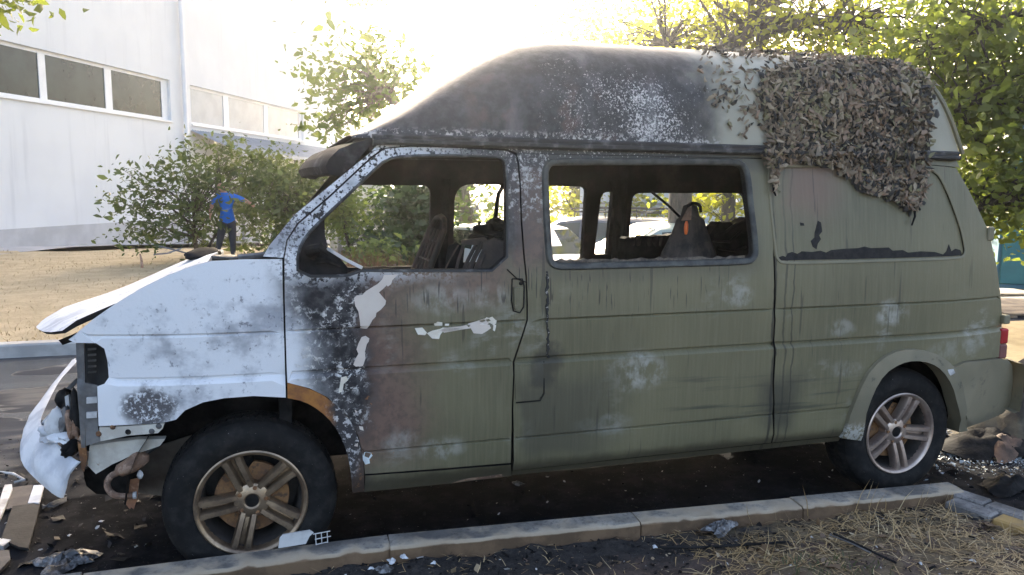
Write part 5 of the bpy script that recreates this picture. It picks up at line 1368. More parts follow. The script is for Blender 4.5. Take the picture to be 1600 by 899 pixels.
def crown_points(ells, ncl, per, seed, spread=.35, shell=.55):
    """clusters spread through a list of ellipsoids (cx,cy,cz,rx,ry,rz,weight)"""
    rg = np.random.RandomState(seed); wt = np.array([e[6] for e in ells], float); wt /= wt.sum(); cen = []
    for i in range(ncl):
        e = ells[rg.choice(len(ells), p=wt)]; d = rg.normal(size=3); d /= np.linalg.norm(d); r_ = rg.uniform(shell**3, 1)**(1/3)
        cen.append(np.array(e[:3])+d*np.array(e[3:6])*r_)
    cen = np.array(cen); sz = rg.uniform(.5,1.5,ncl)*spread; P = []
    for c, s_ in zip(cen, sz):
        m_ = max(2, int(per*rg.uniform(.4,1.6))); o = rg.normal(size=(m_,3))*s_*np.array([1,1,.6]); P.append(c+o)
    return cen, np.concatenate(P,0)
def branches(mb, start, cen, r0, seed, frac=.6, rt=.006, n=6, sag=.1):
    rnd = random.Random(seed); start = [Vector(s_) for s_ in start]
    for c in cen:
        if rnd.random() > frac: continue
        c = Vector(c); s_ = min(start, key=lambda q: (q-c).length+rnd.uniform(0,.6)); d = c-s_
        m1 = s_+d*.35+Vector((rnd.gauss(0,.08),rnd.gauss(0,.08),rnd.gauss(.06,.08)))*d.length; m2 = s_+d*.7+Vector((rnd.gauss(0,.06),rnd.gauss(0,.06),rnd.gauss(.03,.06)))*d.length
        mb.tube([s_,m1,m2,c], [r0*min(1,.25+d.length*.25),r0*.5*min(1,.3+d.length*.2),r0*.3*min(1,.4+d.length*.2),rt*.5], n, cap=False)
def tree(name, label, base, path, rad, ells, ncl, per, size, leafm, barkm, seed, spread=.35, group=None, cat='tree', starts=None, frac=.6, r0=.05, aspect=.5, lob=False, shell=.5, extra=None):
    t = empty(name, base, 0, label, cat, group); B = Vector(base)
    cen, P = crown_points(ells, ncl, per, seed, spread, shell)
    mb = MB(); mb.tube([Vector(q)-B for q in path], rad, 10)
    for pth, rr in (extra or []): mb.tube([Vector(q)-B for q in pth], rr, 8)
    st = [Vector(q) for q in (starts or path[1:])]
    b2 = MB(); branches(b2, st, cen, r0, seed, frac); 
    mb.build('trunk', barkm, t, 60); br = MB(); br.v = [tuple(Vector(v)-B) for v in b2.v]; br.f = b2.f; br.m = b2.m
    if br.f: br.build('branches', barkm, t, 60)['kind'] = 'stuff'
    leaf_mesh('crown', P-np.array(B), size, seed, aspect, .35, leafm, t, lob)
    return t
def P3(px, py, D):
    """point on the photo ray at horizontal distance D"""
    d = ray(px, py); h = Vector((d.x, d.y)).length; return CAM+d*(D/h)
def E3(px, py, D, rpx, rpy, depth, w=1.0):
    c = P3(px, py, D); s_ = D/FPX; return (c.x, c.y, c.z, rpx*s_, depth, rpy*s_, w)
def gpt(px, D): q = facing(px, 0, D); return q
# leafy bush left of the van, person standing in it
b0_ = gpt(305, 17.6)
tree('bush', 'loose leafy green bush in front of the white building', b0_, [b0_, P3(304,370,17.6), P3(303,330,17.6)], [.05,.04,.025],
     [E3(290,300,17.2,55,60,.5,3), E3(222,300,17.0,45,38,.4,1.0), E3(335,245,18.4,55,32,.5,1.5), E3(245,355,17.0,42,38,.4,1.2), E3(330,330,18.6,60,60,.3,1.5), E3(395,255,18.4,45,26,.5,1)], 190, 18, .125, M_leafg, M_bark, 101, .20, cat='bush', r0=.03, aspect=.42, shell=.2,
     extra=[([b0_, P3(300,350,17.2), P3(260,320,17.0), P3(215,312,16.9)], [.035,.025,.016,.008]), ([b0_, P3(350,345,17.8), P3(345,290,17.8), P3(340,235,17.7)], [.035,.025,.018,.006])])
b1_ = gpt(450, 17.0)
tree('bush', 'dense green bush beside the windscreen pillar of the van', b1_, [b1_, P3(448,380,17), P3(445,330,17)], [.06,.05,.03],
     [E3(455,325,17,62,62,1.0,4), E3(400,330,18.8,40,60,.4,1.4), E3(425,275,17.8,48,35,.6,1.3), E3(500,300,16.5,40,48,.8,2)], 230, 30, .115, M_leafg, M_bark, 102, .26, cat='bush', r0=.03, aspect=.45, shell=.1)
b2_ = gpt(640, 13)
tree('bush', 'dark green shrub seen through the front door window', b2_, [b2_, P3(640,380,13), P3(640,340,13)], [.05,.04,.025],
     [E3(645,345,13,42,62,.7,3), E3(610,390,12.4,40,22,.6,1.2), E3(655,300,13.4,38,26,.6,1.2)], 150, 34, .12, M_leafd, M_bark, 103, .20, cat='bush', r0=.02, shell=.1)
b3_ = gpt(545, 12.5)
tree('bush', 'pale scrubby bush behind the front door window', b3_, [b3_, P3(545,385,12.5), P3(535,345,12.5)], [.03,.025,.015],
     [E3(535,335,12.6,30,42,.5,2), E3(585,395,11.5,34,18,.5,1)], 90, 22, .09, M_leafp, M_bark, 104, .16, cat='bush', r0=.012, shell=.1)
def dry_pos(rg, n):
    c = gpt(535, 11.0); P = np.stack([c.x+rg.normal(size=n)*.42, c.y+rg.normal(size=n)*.3, np.full(n, c.z+.03)],1); return P
blades('dry_weeds', 3000, dry_pos, (.35,.85), .006, (.0,.5), M_dry, 105, label='reddish dry weeds standing behind the front door', cat='weeds')
# pale tree before the building wing; its trunk shows in the door window
t0 = gpt(728, 15.5)
tree('tree', 'pale sun-bleached tree with its trunk behind the front seats', t0, [t0, P3(730,350,15.5), P3(722,305,15.5), P3(700,240,15.6), P3(660,190,15.8), P3(600,150,16)], [.20,.17,.16,.12,.08,.04],
     [E3(560,135,16.5,75,55,1.2,3), E3(640,160,16,60,45,1.2,1.5), E3(520,190,16.2,40,24,.8,.7), E3(740,330,15,45,40,1.0,1.6), E3(760,260,15.8,70,40,1.0,1.2), E3(600,80,16.8,80,50,1.2,.8)], 150, 20, .15, M_leafp, M_barkp, 111, .34, r0=.05, frac=.8, shell=.3)
# tree behind the van with the thick leaning limb
t1 = gpt(1062, 12.2)
D1 = 12.2
tree('tree', 'tangled tree with a thick bent limb above the van roof', t1, [t1, P3(1062,345,D1), P3(1063,300,D1), P3(1085,200,D1), P3(1118,115,D1), P3(1140,72,D1), P3(1172,45,D1), P3(1230,30,D1), P3(1300,36,D1)], [.22,.18,.175,.17,.165,.16,.14,.09,.05],
     [E3(1110,40,13.2,100,50,.9,1.2), E3(1250,55,12,110,50,1.6,3), E3(1350,70,12,90,50,1.4,2.4), E3(1190,-40,12.5,220,60,1.8,3), E3(1030,30,13,80,55,1.3,1.0)], 330, 20, .085, M_leafy, M_bark, 112, .36, r0=.045, frac=.95, shell=.15,
     extra=[([P3(1140,72,D1), P3(1165,40,D1), P3(1195,10,D1), P3(1230,-40,D1)], [.10,.09,.07,.04]), ([P3(1185,62,D1-.3), P3(1210,48,D1-.3), P3(1260,36,D1-.3), P3(1330,30,D1-.4)], [.07,.065,.05,.025]),
            ([P3(1183,110,D1-.3), P3(1186,70,D1-.3), P3(1180,20,D1-.2)], [.045,.04,.03]), ([P3(1085,200,D1), P3(1060,110,D1), P3(1040,70,D1+.4), P3(1010,50,D1+.6)], [.07,.05,.03,.015])],
     starts=[P3(1140,72,D1), P3(1195,10,D1), P3(1230,30,D1), P3(1300,36,D1), P3(1260,36,D1-.3), P3(1330,30,D1-.4), P3(1172,45,D1), P3(1040,70,D1+.4)])
t1b = gpt(1137, 14)
tree('tree', 'slim dark trunk rising behind the second side window post', t1b, [t1b, P3(1137,350,14), P3(1139,300,14), P3(1130,200,14), P3(1120,60,14)], [.14,.12,.12,.10,.06],
     [E3(1110,318,14.5,45,18,.6,1), E3(1150,300,14.2,30,20,.5,.6), E3(1100,30,15,120,60,1.4,1.5)], 90, 22, .11, M_leafy, M_bark, 113, .28, r0=.03, frac=.8)
# broad-leaved tree at right edge
t2 = gpt(1760, 10.5)
D2 = 9.5
tree('maple_tree', 'leafy broad-leaved tree hanging over the right edge behind the van', t2, [t2, P3(1740,300,10.3), P3(1700,120,10.0), P3(1640,10,9.8), P3(1560,-80,9.6)], [.24,.20,.16,.10,.06],
     [E3(1560,60,D2,120,90,1.4,3), E3(1500,150,D2,60,70,.9,1.6), E3(1580,250,D2,85,80,1.2,3), E3(1545,300,D2-.4,50,35,.8,1.3), E3(1450,90,D2+.5,60,60,.9,1.2), E3(1640,160,D2,90,120,1.4,3), E3(1525,360,D2+.2,20,22,.4,.3), E3(1600,-20,D2,150,70,1.6,2), E3(1650,300,D2-.5,60,30,1.0,.8)], 360, 34, .088, M_leafr, M_bark, 114, .30, r0=.05, frac=.8, aspect=.6, shell=.1,
     extra=[([P3(1700,120,10), P3(1620,130,9.6), P3(1550,150,9.4), P3(1490,170,9.3)], [.09,.06,.04,.015]), ([P3(1740,300,10.3), P3(1660,280,9.7), P3(1590,300,9.3), P3(1540,330,9.0)], [.08,.05,.03,.012]), ([P3(1640,10,9.8), P3(1540,40,9.6), P3(1460,70,9.7), P3(1420,95,9.8)], [.07,.05,.03,.012])],
     starts=[P3(1620,130,9.6), P3(1550,150,9.4), P3(1490,170,9.3), P3(1590,300,9.3), P3(1540,330,9.0), P3(1540,40,9.6), P3(1460,70,9.7), P3(1640,10,9.8), P3(1560,-80,9.6)])
# sunlit trees further back
for i, (px, D, ex, lab) in enumerate([(900, 23, [E3(880,300,23,60,46,1.6,2), E3(960,315,22,60,40,1.5,2), E3(1000,345,21,30,40,1,1)], 'bright yellow-green tree beyond the parked estate car'),
                             (960, 26, [E3(900,60,26,130,75,2,2), E3(1010,120,26,90,110,2,2), E3(950,200,25,110,70,2,1)], 'hazy tall tree rising behind the middle of the van roof'),
                             (1350, 22, [E3(1300,120,22,170,90,2,3), E3(1430,220,20,90,110,2,2), E3(1480,60,21,120,90,2,2)], 'yellow-green tree filling the gap behind the camouflage net'),
                             (1620, 20, [E3(1590,120,19,70,70,2,1), E3(1650,60,20,100,100,2,2)], 'green tree behind the teal shed')]):
    q = gpt(px, D); tree('tree', lab, q, [q, P3(px,330,D), P3(px,200,D)], [.28,.24,.15], ex, (130, 260, 75, 45)[i], 20, .19, M_leafy if i != 3 else M_leafr, M_bark, 130+i, .50, r0=.06, frac=.5, shell=.2)
q = Vector((6.6, 46.5, th(6.6, 46.5))); tree('tree', 'added tall tree with its crown above the frame, shading the road at left', q, [q, (6.5,46.3,5), (6.3,46,11), (6.1,45.6,16)], [.34,.3,.24,.12], [(5.6,45.5,15.6,3.8,3.0,3.0,3), (4.0,44.5,16.0,2.4,2.0,2.2,1)], 300, 34, .34, M_leafp, M_barkp, 139, .45, r0=.08, frac=.6, shell=.1)  # tree added so that its crown throws shade on the road
# twig with leaves entering at the top left corner
q = gpt(-260, 10.4); q.z += .06; tree('tree', 'sparse leaves dangling into the top left corner', q, [q, P3(-260,100,10.4), P3(-180,-30,10.2), P3(-60,-40,10), P3(8,-4,10)], [.15,.13,.08,.04,.01], [E3(10,2,10,16,10,.16,1), E3(-60,-50,10,70,35,.7,3), E3(-160,-60,10,90,50,.9,3)], 70, 14, .10, M_leafr, M_bark, 140, .16, r0=.025, frac=.8)

# ------------------------------------------------------------------ person in a blue shirt
def person():
    q = facing(353, 0, 17.3); D = 17.3
    foot = zat(353, 401, q); q.z = foot
    def X(px, py, dy=0.0): # local metres: x right, z up in the plane facing the camera
        s_ = D/FPX*1.0; return Vector(((px-356)*s_, dy, (400.5-py)*s_))
    J = {'pelvis':X(357,347), 'spine':X(356,331), 'chest':X(355,318), 'neck':X(352,306,-.02), 'head0':X(350,300,-.04), 'head':X(348.5,293,-.06),
         'shr':X(366,312.5), 'elr':X(379,317,-.12), 'har':X(388,322,-.25), 'shl':X(344,313), 'ell':X(336,326,-.05), 'hal':X(334,337,-.22),
         'hipr':X(362,350), 'knr':X(363,374,-.02), 'anr':X(362.5,396,.02), 'tor':X(364,399,-.13), 'hipl':X(351,350), 'knl':X(346,373,-.05), 'anl':X(341,395,.04), 'tol':X(339,399,-.12)}
    rad = {'pelvis':(.155,.12),'spine':(.14,.11),'chest':(.165,.12),'neck':(.055,.055),'head0':(.075,.085),'head':(.085,.10),'shr':(.075,.07),'elr':(.055,.05),'har':(.035,.03),'shl':(.075,.07),'ell':(.05,.05),'hal':(.036,.03),
           'hipr':(.105,.11),'knr':(.075,.08),'anr':(.055,.055),'tor':(.04,.03),'hipl':(.105,.11),'knl':(.075,.08),'anl':(.055,.055),'tol':(.04,.03)}
    E_ = [('pelvis','spine'),('spine','chest'),('chest','neck'),('neck','head0'),('head0','head'),('chest','shr'),('shr','elr'),('elr','har'),('chest','shl'),('shl','ell'),('ell','hal'),('pelvis','hipr'),('hipr','knr'),('knr','anr'),('anr','tor'),('pelvis','hipl'),('hipl','knl'),('knl','anl'),('anl','tol')]
    # fingers
    for s_, h in (('r','har'),('l','hal')):
        e = 'elr' if s_ == 'r' else 'ell'; d = (J[h]-J[e]).normalized(); up = Vector((0,0,1)); sd = d.cross(up).normalized(); J['pm'+s_] = J[h]+d*.05; rad['pm'+s_] = (.036,.02); E_.append((h,'pm'+s_))
        for k in range(5):
            o = up*(.03-.018*k) if k else up*.035
            L_ = (.05,.075,.08,.072,.058)[k]; b = 'f%d%s' % (k, s_); J[b+'a'] = J['pm'+s_]+d*(.03 if k else -.01)+o; J[b+'b'] = J[b+'a']+d*L_+sd*.015*(1 if s_ == 'r' else -1)
            rad[b+'a'] = (.010,.010); rad[b+'b'] = (.008,.008); E_ += [('pm'+s_,b+'a'),(b+'a',b+'b')]
    names = list(J); me = bpy.data.meshes.new('person'); me.from_pydata([J[k] for k in names], [(names.index(a), names.index(b)) for a, b in E_], [])
    tmp = bpy.data.objects.new('person_tmp', me); COL.objects.link(tmp)
    sk = tmp.modifiers.new('s','SKIN'); sv = me.skin_vertices[0].data if len(me.skin_vertices) else None
    if sv is None:
        bm = bmesh.new(); bm.from_mesh(me); bm.verts.layers.skin.verify(); bm.to_mesh(me); bm.free(); sv = me.skin_vertices[0].data
    for i, k in enumerate(names): sv[i].radius = rad[k]; sv[i].use_root = (k == 'pelvis')
    tmp.modifiers.new('b','SUBSURF').levels = 2
    dg = bpy.context.evaluated_depsgraph_get(); ev = bpy.data.meshes.new_from_object(tmp.evaluated_get(dg)); bpy.data.objects.remove(tmp)
    for mt in (Mat('skin').done((.42,.25,.18), .55), simple('blue_shirt', (.015,.19,.72), (.012,.15,.60), 6, .8), simple('dark_trousers', (.035,.042,.06), (.05,.055,.07), 5, .85), simple('dark_hair', (.03,.022,.018), (.05,.04,.03), 8, .7), simple('dark_shoes', (.03,.03,.03), (.05,.05,.05), 8, .6)): ev.materials.append(mt)
    for p in ev.polygons:
        c = p.center; k = 2
        if c.z < .09: k = 4
        elif c.z > X(0,349).z: k = 1
        if c.z > X(0,304.5).z: k = 0 if (c.y < -.075 and c.z < X(0,291.5).z) else 3
        elif c.z > X(0,307.5).z and abs(c.x-X(352,0).x) < .075: k = 0
        if c.x > X(381,0).x and c.z > X(0,345).z: k = 0
        if (c.x < X(339.5,0).x) and c.z < X(0,324).z and c.z > X(0,352).z: k = 0
        p.material_index = k
    o = link('person', ev, None, None, 180); o.location = q; o.rotation_euler = (0,0,FR(q))
    tag(o, 'person in a blue shirt and dark trousers standing by the bush', 'person'); return o
person()

# ------------------------------------------------------------------ camouflage net
random.seed(77)
net = empty('camouflage_net', (2.9, .2, 1.9), 0, 'scorched camouflage net draped over the rear of the van roof', 'net')
NB = Vector(net.location)
_rr = {}
def roof_at(px, py):
    """first hit of the photo ray with the roof shell / body side"""
    d = ray(px, py).normalized(); dgx = None
    return None
bpy.context.view_layer.update()
from mathutils.bvhtree import BVHTree
def bvh_of(objs):
    vs, fs = [], []
    for o in objs:
        b = len(vs); vs += [o.matrix_world @ v.co for v in o.data.vertices]; fs += [tuple(b+i for i in p.vertices) for p in o.data.polygons]
    return BVHTree.FromPolygons(vs, fs)
gut = [o for o in van.children if o.name.startswith('gutter') or o.name.startswith('roof_rail')]
bv = bvh_of([roof, quart, bw, mid]+gut)
def hit(px, py):
    d = ray(px, py).normalized(); loc, nor, *_ = bv.ray_cast(CAM, d)
    if loc is None: return None
    if nor.dot(d) > 0: nor = -nor
    return loc, nor
dense_poly = [(1190,120),(1225,104),(1290,98),(1360,98),(1420,104),(1452,128),(1452,150),(1447,190),(1444,225),(1436,262),(1441,290),(1436,318),(1424,330),(1400,318),(1378,306),(1350,302),(1330,284),(1306,266),(1290,258),(1270,256),(1240,254),(1215,256),(1204,246),(1197,220),(1194,180),(1185,150)]
sparse_poly = [(1088,92),(1150,88),(1230,92),(1230,130),(1205,200),(1204,250),(1190,262),(1186,220),(1150,215),(1120,180),(1096,140)]
tail_poly = [(1192,235),(1212,232),(1218,250),(1211,275),(1208,300),(1206,306),(1203,290),(1196,262)]
def scrap_mesh(seed):
    rnd = random.Random(seed); pts = []; n = 7
    for k in range(n):
        a = 2*math.pi*k/n; r_ = rnd.uniform(.55,1.1); pts.append(Vector((r_*math.cos(a)*1.15, r_*.45*math.sin(a), .30*math.cos(a)**2*rnd.uniform(-.6,1.2)+rnd.uniform(-.2,.2))))
    vs = [Vector((0,0,rnd.uniform(.15,.4)))]+pts; fs = [(0,1+k,1+(k+1)%n) for k in range(n)]
    me = mesh_from('scrap', vs, fs); shade(me, 60); return me
def m_scrap(name, a, b, c_):
    m = Mat(name); r = m.rnd(); i = m.island(); n = m.noise(3, 3)
    c = m.mix(m.sm(r + i*.0 + (n-.5)*.3, .2, .8), a, b); c = m.mix(m.sm(m.noise(1.2, 3, .6), .55, .75)*.6, c, c_)
    return m.done(c, .85, 0, None)
MSC = [m_scrap('net_scrap_brown', (.175,.132,.090), (.085,.066,.047), (.03,.025,.022)), m_scrap('net_scrap_tan', (.30,.24,.165), (.17,.14,.10), (.07,.058,.045)), m_scrap('net_scrap_black', (.040,.037,.034), (.022,.020,.020), (.06,.055,.05)), m_scrap('net_scrap_rust', (.24,.165,.115), (.15,.11,.08), (.06,.047,.04)), m_scrap('net_scrap_olive', (.20,.18,.10), (.13,.12,.07), (.05,.045,.035))]
SM = [[(lambda me: (me.materials.append(mt), me)[1])(scrap_mesh(s_*7+i)) for s_ in range(6)] for i, mt in enumerate(MSC)]
def pickmat(px, py, rnd):
    if px > 1340 and px < 1400 and rnd.random() < .55: w_ = (2,1,6,2,0)
    elif 1310 < px < 1380 and 130 < py < 210: w_ = (3,1,1,5,1)
    elif 1255 < px < 1290 and 150 < py < 215: w_ = (2,2,1,1,5)
    elif py > 268: w_ = (4,2,1,5,1)
    elif px > 1395 and py < 160: w_ = (2,5,2,0,3)
    else: w_ = (5,2,3,1.5,2)
    return rnd.choices(range(5), w_)[0]
rnd = random.Random(12); spots = []
def fill(poly, n, lo, hi, s0, s1):
    xs_ = [p[0] for p in poly]; ys_ = [p[1] for p in poly]; c = 0; tries = 0
    while c < n and tries < n*40:
        tries += 1; px, py = rnd.uniform(min(xs_), max(xs_)), rnd.uniform(min(ys_), max(ys_))
        if not inpoly((px, py), poly): continue
        h = hit(px, py)
        if h is None: continue
        loc, nor = h; off = rnd.uniform(lo, hi); spots.append((loc+nor*off, nor, rnd.uniform(s0, s1), pickmat(px, py, rnd), px, py)); c += 1
fill(dense_poly, 4200, .008, .034, .014, .030)
fill([(1380,100),(1450,128),(1452,160),(1445,230),(1440,300),(1424,330),(1400,318),(1400,200)], 300, .02, .06, .018, .034)
fill([(1204,250),(1240,252),(1306,262),(1350,300),(1424,328),(1438,300),(1436,265),(1400,250),(1300,244)], 320, .012, .045, .015, .030)
fill(tail_poly, 130, .01, .05, .012, .024)
fill(sparse_poly, 210, .004, .015, .012, .024)
# over the crest and the rear corner of the roof
for k in range(700):
    x = rnd.uniform(2.15, 3.5); i = rnd.randint(9, 22); rr = roof_row(x); p_ = Vector(rr[i]); nrm = Vector((0, (p_.y-W/2)*.5, 1)).normalized()
    spots.append((p_+nrm*rnd.uniform(.004,.022), nrm, rnd.uniform(.016,.030), pickmat(1300, 120, rnd), -1, -1))
def place(P_, nor, s_, r_):
    z = (nor+Vector((r_.gauss(0,.45), r_.gauss(0,.45), r_.gauss(0,.45)))).normalized(); x = Vector((r_.gauss(0,1), r_.gauss(0,.6), r_.gauss(-.4,1))); x = (x-z*x.dot(z)).normalized(); y = z.cross(x)
    M_ = Matrix((x*s_, y*s_*r_.uniform(.7,1.2), z*s_*r_.uniform(.6,1.8))).transposed().to_4x4(); M_.translation = P_-NB; return M_
_n0 = len(spots); fill(dense_poly, 1100, .002, .010, .03, .045)
spots[_n0:] = [(a_, b_, c_, 2, -1, -1) for a_, b_, c_, *_ in spots[_n0:]]  # black under-layer added to darken the gaps between scraps
order = sorted(range(len(spots)), key=lambda i: -(spots[i][2]*(2 if spots[i][4] > 0 else .1)))
big = set(order[:300]); rest = [MB() for _ in MSC]
for i, (P_, nor, s_, mi, px, py) in enumerate(spots):
    M_ = place(P_, nor, s_, rnd); me = SM[mi][rnd.randrange(6)]
    if i in big:
        o = bpy.data.objects.new('net_scrap', me); COL.objects.link(o); o.parent = net; o.matrix_local = M_
    else: rest[mi].add([M_ @ v.co for v in me.vertices], [tuple(p.vertices) for p in me.polygons])
allr = MB()
for k, r_ in enumerate(rest): allr.add(r_.v, r_.f, k)
o = allr.build('net_scraps', MSC, net, 60, fix=False); o['kind'] = 'stuff'
# the mesh of cords holding the scraps, and loose ends
cords = MB()
for k in range(60):
    a = spots[rnd.randrange(4200)]; b = min((spots[rnd.randrange(4200)] for _ in range(60)), key=lambda q: (q[0]-a[0]).length if (q[0]-a[0]).length > .08 else 9)
    cords.tube([a[0]-NB, (a[0]+b[0])/2-NB-Vector((0,.01,.01)), b[0]-NB], .0025, 4)
o = cords.build('net_cords', M_soot, net); o['kind'] = 'stuff'
for pts in ([(1205,285),(1205,298),(1208,306)], [(1424,325),(1425,338),(1420,352)], [(1426,322),(1433,328)]):
    MB().tube([hit(a, b)[0]-NB-Vector((0,.02,0)) for a, b in pts], [.008,.006,.004], 5).build('loose_cord', M_soot, net)

# ------------------------------------------------------------------ debris
def on(px, py, z=0.0): return onground(px, py, z)
def debris(name, label, cat, px, py, z=0.0, rz=0.0, group=None):
    q = on(px, py, z); return empty(name, (q.x, q.y, z), rz, label, cat, group)
def plate(name, label, cat, pts, z, th_, mt, tilt=0.0, seed=1):
    rnd = random.Random(seed); P_ = [on(a, b, z) for a, b in pts]; c = sum(P_, Vector())/len(P_)
    mb = MB().prism([(p.x-c.x, p.y-c.y, z*0+.004+tilt*(p.x-c.x)+rnd.uniform(0,.006)) for p in P_], (0,0,th_)); o = mb.build(name, mt, None, 30); o.location = (c.x, c.y, z); return tag(o, label, cat)
M_panelg = simple('scorched_panel', (.10,.085,.078), (.045,.042,.042), 12, .6, 0, .4); M_paneld = simple('dark_panel', (.024,.022,.022), (.010,.010,.0105), 9, .7, 0, .4, spec=.3)
plate('broken_panel', 'dark scorched flat panel on the asphalt at lower left', 'panel', [(20,796),(63,791),(58,815),(45,862),(30,861),(2,848)], .012, .012, M_paneld)
plate('broken_trim', 'pale L-shaped trim strip beside the dark panel at left edge', 'trim', [(-8,812),(5,772),(8,764),(19,762),(20,770),(12,790),(0,818)], .004, .014, M_ashmetal)
plate('broken_trim', 'white trim end sticking out below the bumper skin', 'trim', [(53,762),(69,765),(62,795),(44,792)], .008, .016, M_ashplastic, .15)
plate('broken_panel', 'brown-grey flat sheet under the white trim end', 'panel', [(20,765),(52,762),(46,792),(10,800)], .003, .008, simple('brown_sheet', (.10,.085,.078), (.06,.052,.05), 8, .8, 0, .3))
plate('broken_trim', 'pale broken corner of trim below the dark panel', 'trim', [(-6,848),(18,853),(6,863),(-8,858)], .004, .02, M_ashmetal)
plate('broken_panel', 'brown scorched panel corner in the lower left corner', 'panel', [(-10,865),(15,868),(17,882),(0,899),(-14,895)], .004, .015, M_panelg)
wb = MB()
q0 = on(20, 745)
wb.tube([on(0,738,.01)-q0, on(20,740,.014)-q0, on(38,750,.012)-q0, on(22,754,.01)-q0], .007, 6); o = wb.build('bent_strip', M_ashmetal); o.location = q0; tag(o, 'thin pale bent strip on the road left of the bumper', 'strip')
gl = MB(); q0 = on(85, 790)
for k in range(4): gl.tube(smooth_poly([on(66,789+2*k,.01)-q0, on(80,794-3*k,.012+.006*k)-q0, on(104,783-2*k,.012)-q0], 1), .004, 5)
o = gl.build('burnt_grille_piece', M_greysteel); o.location = q0; tag(o, 'small charred grille fragment below the bumper tip', 'grille')
# crumpled clear film
def crumple(name, label, cat, px, py, z, sx, sy, sz, mt, seed, n=14):
    rg = np.random.RandomState(seed); q = on(px, py, z); rows = []
    H_ = rg.uniform(0,1,(n,n)); 
    for i in range(n):
        row = []
        for j in range(n):
            u_, v_ = i/(n-1)*2-1, j/(n-1)*2-1; r_ = max(abs(u_),abs(v_)); e = 1-.25*math.sin(3*math.atan2(v_,u_)+seed)*r_
            row.append((u_*sx*e+rg.normal()*sx*.04, v_*sy*e+rg.normal()*sy*.04, .004+sz*(1-r_**2)*(.35+.8*H_[i,j])))
        rows.append(row)
    o = MB().grid(rows).build(name, mt, None, 20); o.location = q; o.rotation_euler = (0,0,rg.uniform(0,6)); return tag(o, label, cat)
mfilm = Mat('cloudy_film'); M_filmc = mfilm.done(mfilm.mix(mfilm.sm(mfilm.noise(30,4,.7),.45,.62), (.04,.04,.042), (.20,.205,.215)), .35, 0, mfilm.bump(mfilm.noise(25,3),.5,.01), spec=.7)
M_paper = simple('white_scrap', (.66,.68,.70), (.45,.47,.50), 20, .7, 0, .3)
crumple('crumpled_film', 'crumpled shiny grey film by the kerb at lower left', 'film', 104, 880, 0, .085, .11, .05, M_filmc, 3)
crumple('crumpled_plastic', 'crumpled clear plastic in the soil beside the straw', 'plastic', 1127, 826, .135, .085, .045, .03, M_filmc, 5)
for i, (px, py, s_, lab, m_) in enumerate([(612,879,.020,'larger crumpled white scrap on black soil below the kerb joint',M_paper),(631,872,.017,'smaller crumpled white scrap beside the larger one below the kerb',M_paper),(678,881,.012,'small grey-white scrap right of the crumpled pair by the kerb',M_paper),(580,890,.011,'white curled scrap left of the crumpled pair by the kerb',M_paper),(600,893,.03,'grey crumpled film under the white scraps near the kerb',M_filmc),(1023,856,.012,'white knob at the end of the black rod on the soil',M_paper),(1438,882,.010,'bright white scrap at bottom of the straw',M_paper),(1520,878,.012,'pale scrap in the straw near the lower right corner',M_paper)]):
    crumple('scrap', lab, 'scrap', px, py, .135, s_, s_*.7, s_*.8, m_, 40+i, 7)
for i, (px, py, s_) in enumerate([(212,855,.010),(228,853,.008),(158,816,.010),(108,838,.009),(1530,684,.02),(808,757,.03)]):
    crumple('scrap', ['pale chip on the asphalt ahead of the front tyre','second pale chip close to the front tyre','little pale flake on the asphalt before the front wheel','small pale flake near the dark panel','reddish scrap behind the rear wheel','glinting scrap under the van sill'][i], 'scrap', px, py, .0, s_, s_*.7, s_*.6, M_paper if i < 4 else (M_rustp if i == 4 else M_filmc), 60+i, 6)
def rod(name, label, pts, r_, mt, z=.14):
    P_ = [on(a, b, z) for a, b in pts]; c = P_[0]; mb = MB().tube([p-c+Vector((0,0,.006)) for p in smooth_poly(P_, 1)], r_, 7); o = mb.build(name, mt); o.location = c; return tag(o, label, 'rod')
rod('black_rod', 'long black rod lying level on the soil below the kerb', [(1028,857),(1100,858),(1170,853),(1232,849)], .006, M_soot)
rod('black_cable', 'pair of dark cables slanting through the straw', [(1302,836),(1340,853),(1370,868),(1400,882)], .005, M_soot, .15)
rod('grey_cable', 'grey cable slanting beside the dark cables in the straw', [(1296,838),(1330,851),(1360,866)], .003, M_greysteel, .15)
# white bracket plate resting against the front tyre on the kerb
q = on(465, 858, HK); bp_ = empty('plastic_bracket', (q.x, q.y, HK), 0, 'broken white plastic bracket resting on the kerb by the front tyre', 'bracket')
def bq(px, py): v = onplane_y(px, py, q.y); return (v.x-q.x, 0, v.z-HK)
MB().prism([bq(435,857),(bq(437,841)),bq(442,836),bq(484,829),bq(490,833),bq(484,838),bq(478,850)], (0,.008,0)).build('plate', M_ashmetal, bp_)
lt = MB()
for a, b in (((489,835),(516,830)),((492,843),(517,838)),((494,851),(512,847)),((493,834),(494,852)),((502,833),(503,850)),((511,831),(512,848))): lt.tube([bq(*a), bq(*b)], .0022, 5)
lt.build('lattice', M_ashmetal, bp_)
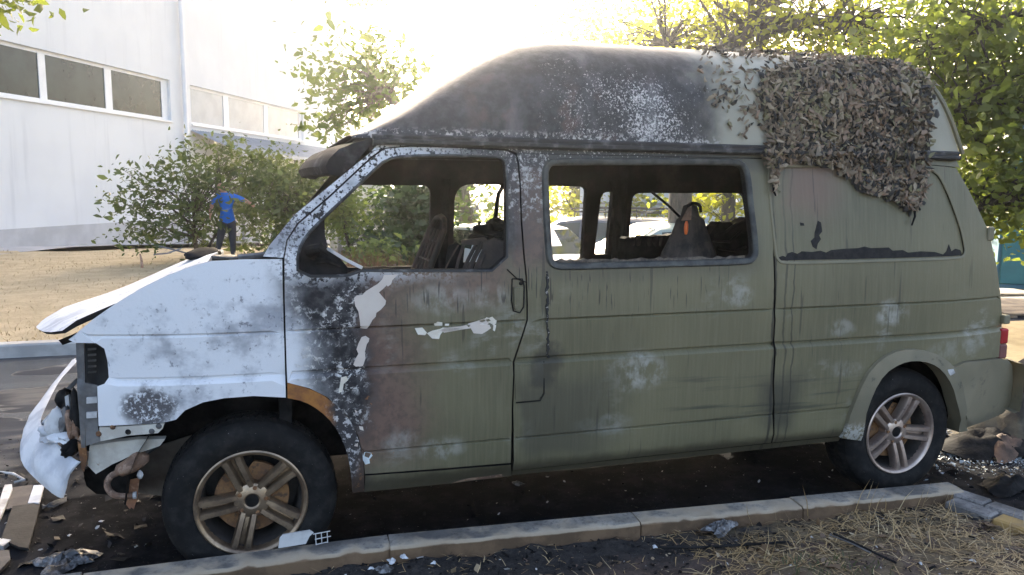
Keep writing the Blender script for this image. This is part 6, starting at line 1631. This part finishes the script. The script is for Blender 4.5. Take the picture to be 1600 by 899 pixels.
# burnt heap behind the van
M_cloth1 = simple('scorched_cloth_brown', (.14,.085,.058), (.04,.03,.025), 7, .9, 0, .6); M_cloth2 = simple('scorched_cloth_red', (.20,.10,.08), (.08,.045,.04), 6, .85, 0, .5); M_cloth3 = simple('khaki_scorched_cloth', (.12,.10,.066), (.035,.03,.024), 6, .9, 0, .6)
def heap(name, label, cat, px, py, sx, sy, sz, mt, seed, n=18):
    rg = np.random.RandomState(seed); q = on(px, py); rows = []; ph = rg.uniform(0,6,(6,)); fr = rg.uniform(2,6,(6,2))*rg.choice([-1,1],(6,2))
    for i in range(n):
        row = []
        for j in range(n):
            u_, v_ = i/(n-1)*2-1, j/(n-1)*2-1; r_ = min(1.0, math.hypot(u_, v_)/1.15); e = 1+.18*math.sin(3*math.atan2(v_,u_)+seed)
            f = sum(abs(math.sin(a*u_+b*v_+p)) for (a, b), p in zip(fr, ph))/6
            row.append((u_*sx*e+rg.normal()*sx*.025, v_*sy*e+rg.normal()*sy*.025, max(0, sz*(1-r_**1.6)*(.35+1.1*f))+.003))
        rows.append(row)
    o = MB().grid(rows).build(name, mt, None, 45); o.location = (q.x, q.y, 0); return tag(o, label, cat)
for i, (px, py, sx, sy, sz, mt, lab) in enumerate([(1548,700,.34,.26,.10,M_soot,'black burnt heap low behind the rear bumper'),(1600,690,.34,.34,.26,M_cloth3,'khaki scorched bundle behind the rear bumper'),(1606,664,.30,.30,.36,M_cloth2,'reddish scorched bundle at the back of the burnt heap'),(1521,690,.11,.08,.05,M_cloth2,'small reddish scrap of cloth behind the rear wheel'),(1570,706,.20,.14,.10,M_cloth1,'brown scorched cloth at the foot of the burnt heap'),(1578,762,.17,.10,.06,M_soot,'black charred clump on the asphalt at right edge'),(1612,625,.30,.25,.30,simple('sooty_rubble', (.16,.13,.105),(.07,.06,.05),8,.9),'sooty rubble lump behind the burnt heap')]):
    heap('burnt_bundle' if i not in (5,6) else 'charred_clump', lab, 'bundle' if i not in (5,6) else 'clump', px, py, sx, sy, sz, mt, 80+i)

scraps('charred_fragments', 230, lambda rg, n: roadpts(rg, n, -1.9, -.25, .0, 2.2), .020, M_paneld, 71, 'charred black fragments scattered on the road below the bumper', 'fragments')
scraps('charred_fragments', 150, lambda rg, n: roadpts(rg, n, 3.6, 5.4, .1, 1.6), .022, M_paneld, 72, 'charred black fragments scattered behind the rear wheel', 'fragments')
# ------------------------------------------------------------------ thin air volume added to make the glare round the sun
hz = MB().box((-720,-520,-5.5),(720,1640,18)).build('added_haze', [], None, 35); hz['kind'] = 'stuff'
hm = bpy.data.materials.new('glare_haze'); hm.use_nodes = True; hm.node_tree.nodes.clear()
ho = hm.node_tree.nodes.new('ShaderNodeOutputMaterial'); hv = hm.node_tree.nodes.new('ShaderNodeVolumePrincipled')
hv.inputs['Color'].default_value = (.93, .95, 1.0, 1); hv.inputs['Density'].default_value = .0017; hv.inputs['Anisotropy'].default_value = .90
hm.node_tree.links.new(hv.outputs[0], ho.inputs['Volume']); hz.data.materials.clear(); hz.data.materials.append(hm)
tag(hz, 'thin air volume over the whole place, added for the glare round the sun', 'added_haze')
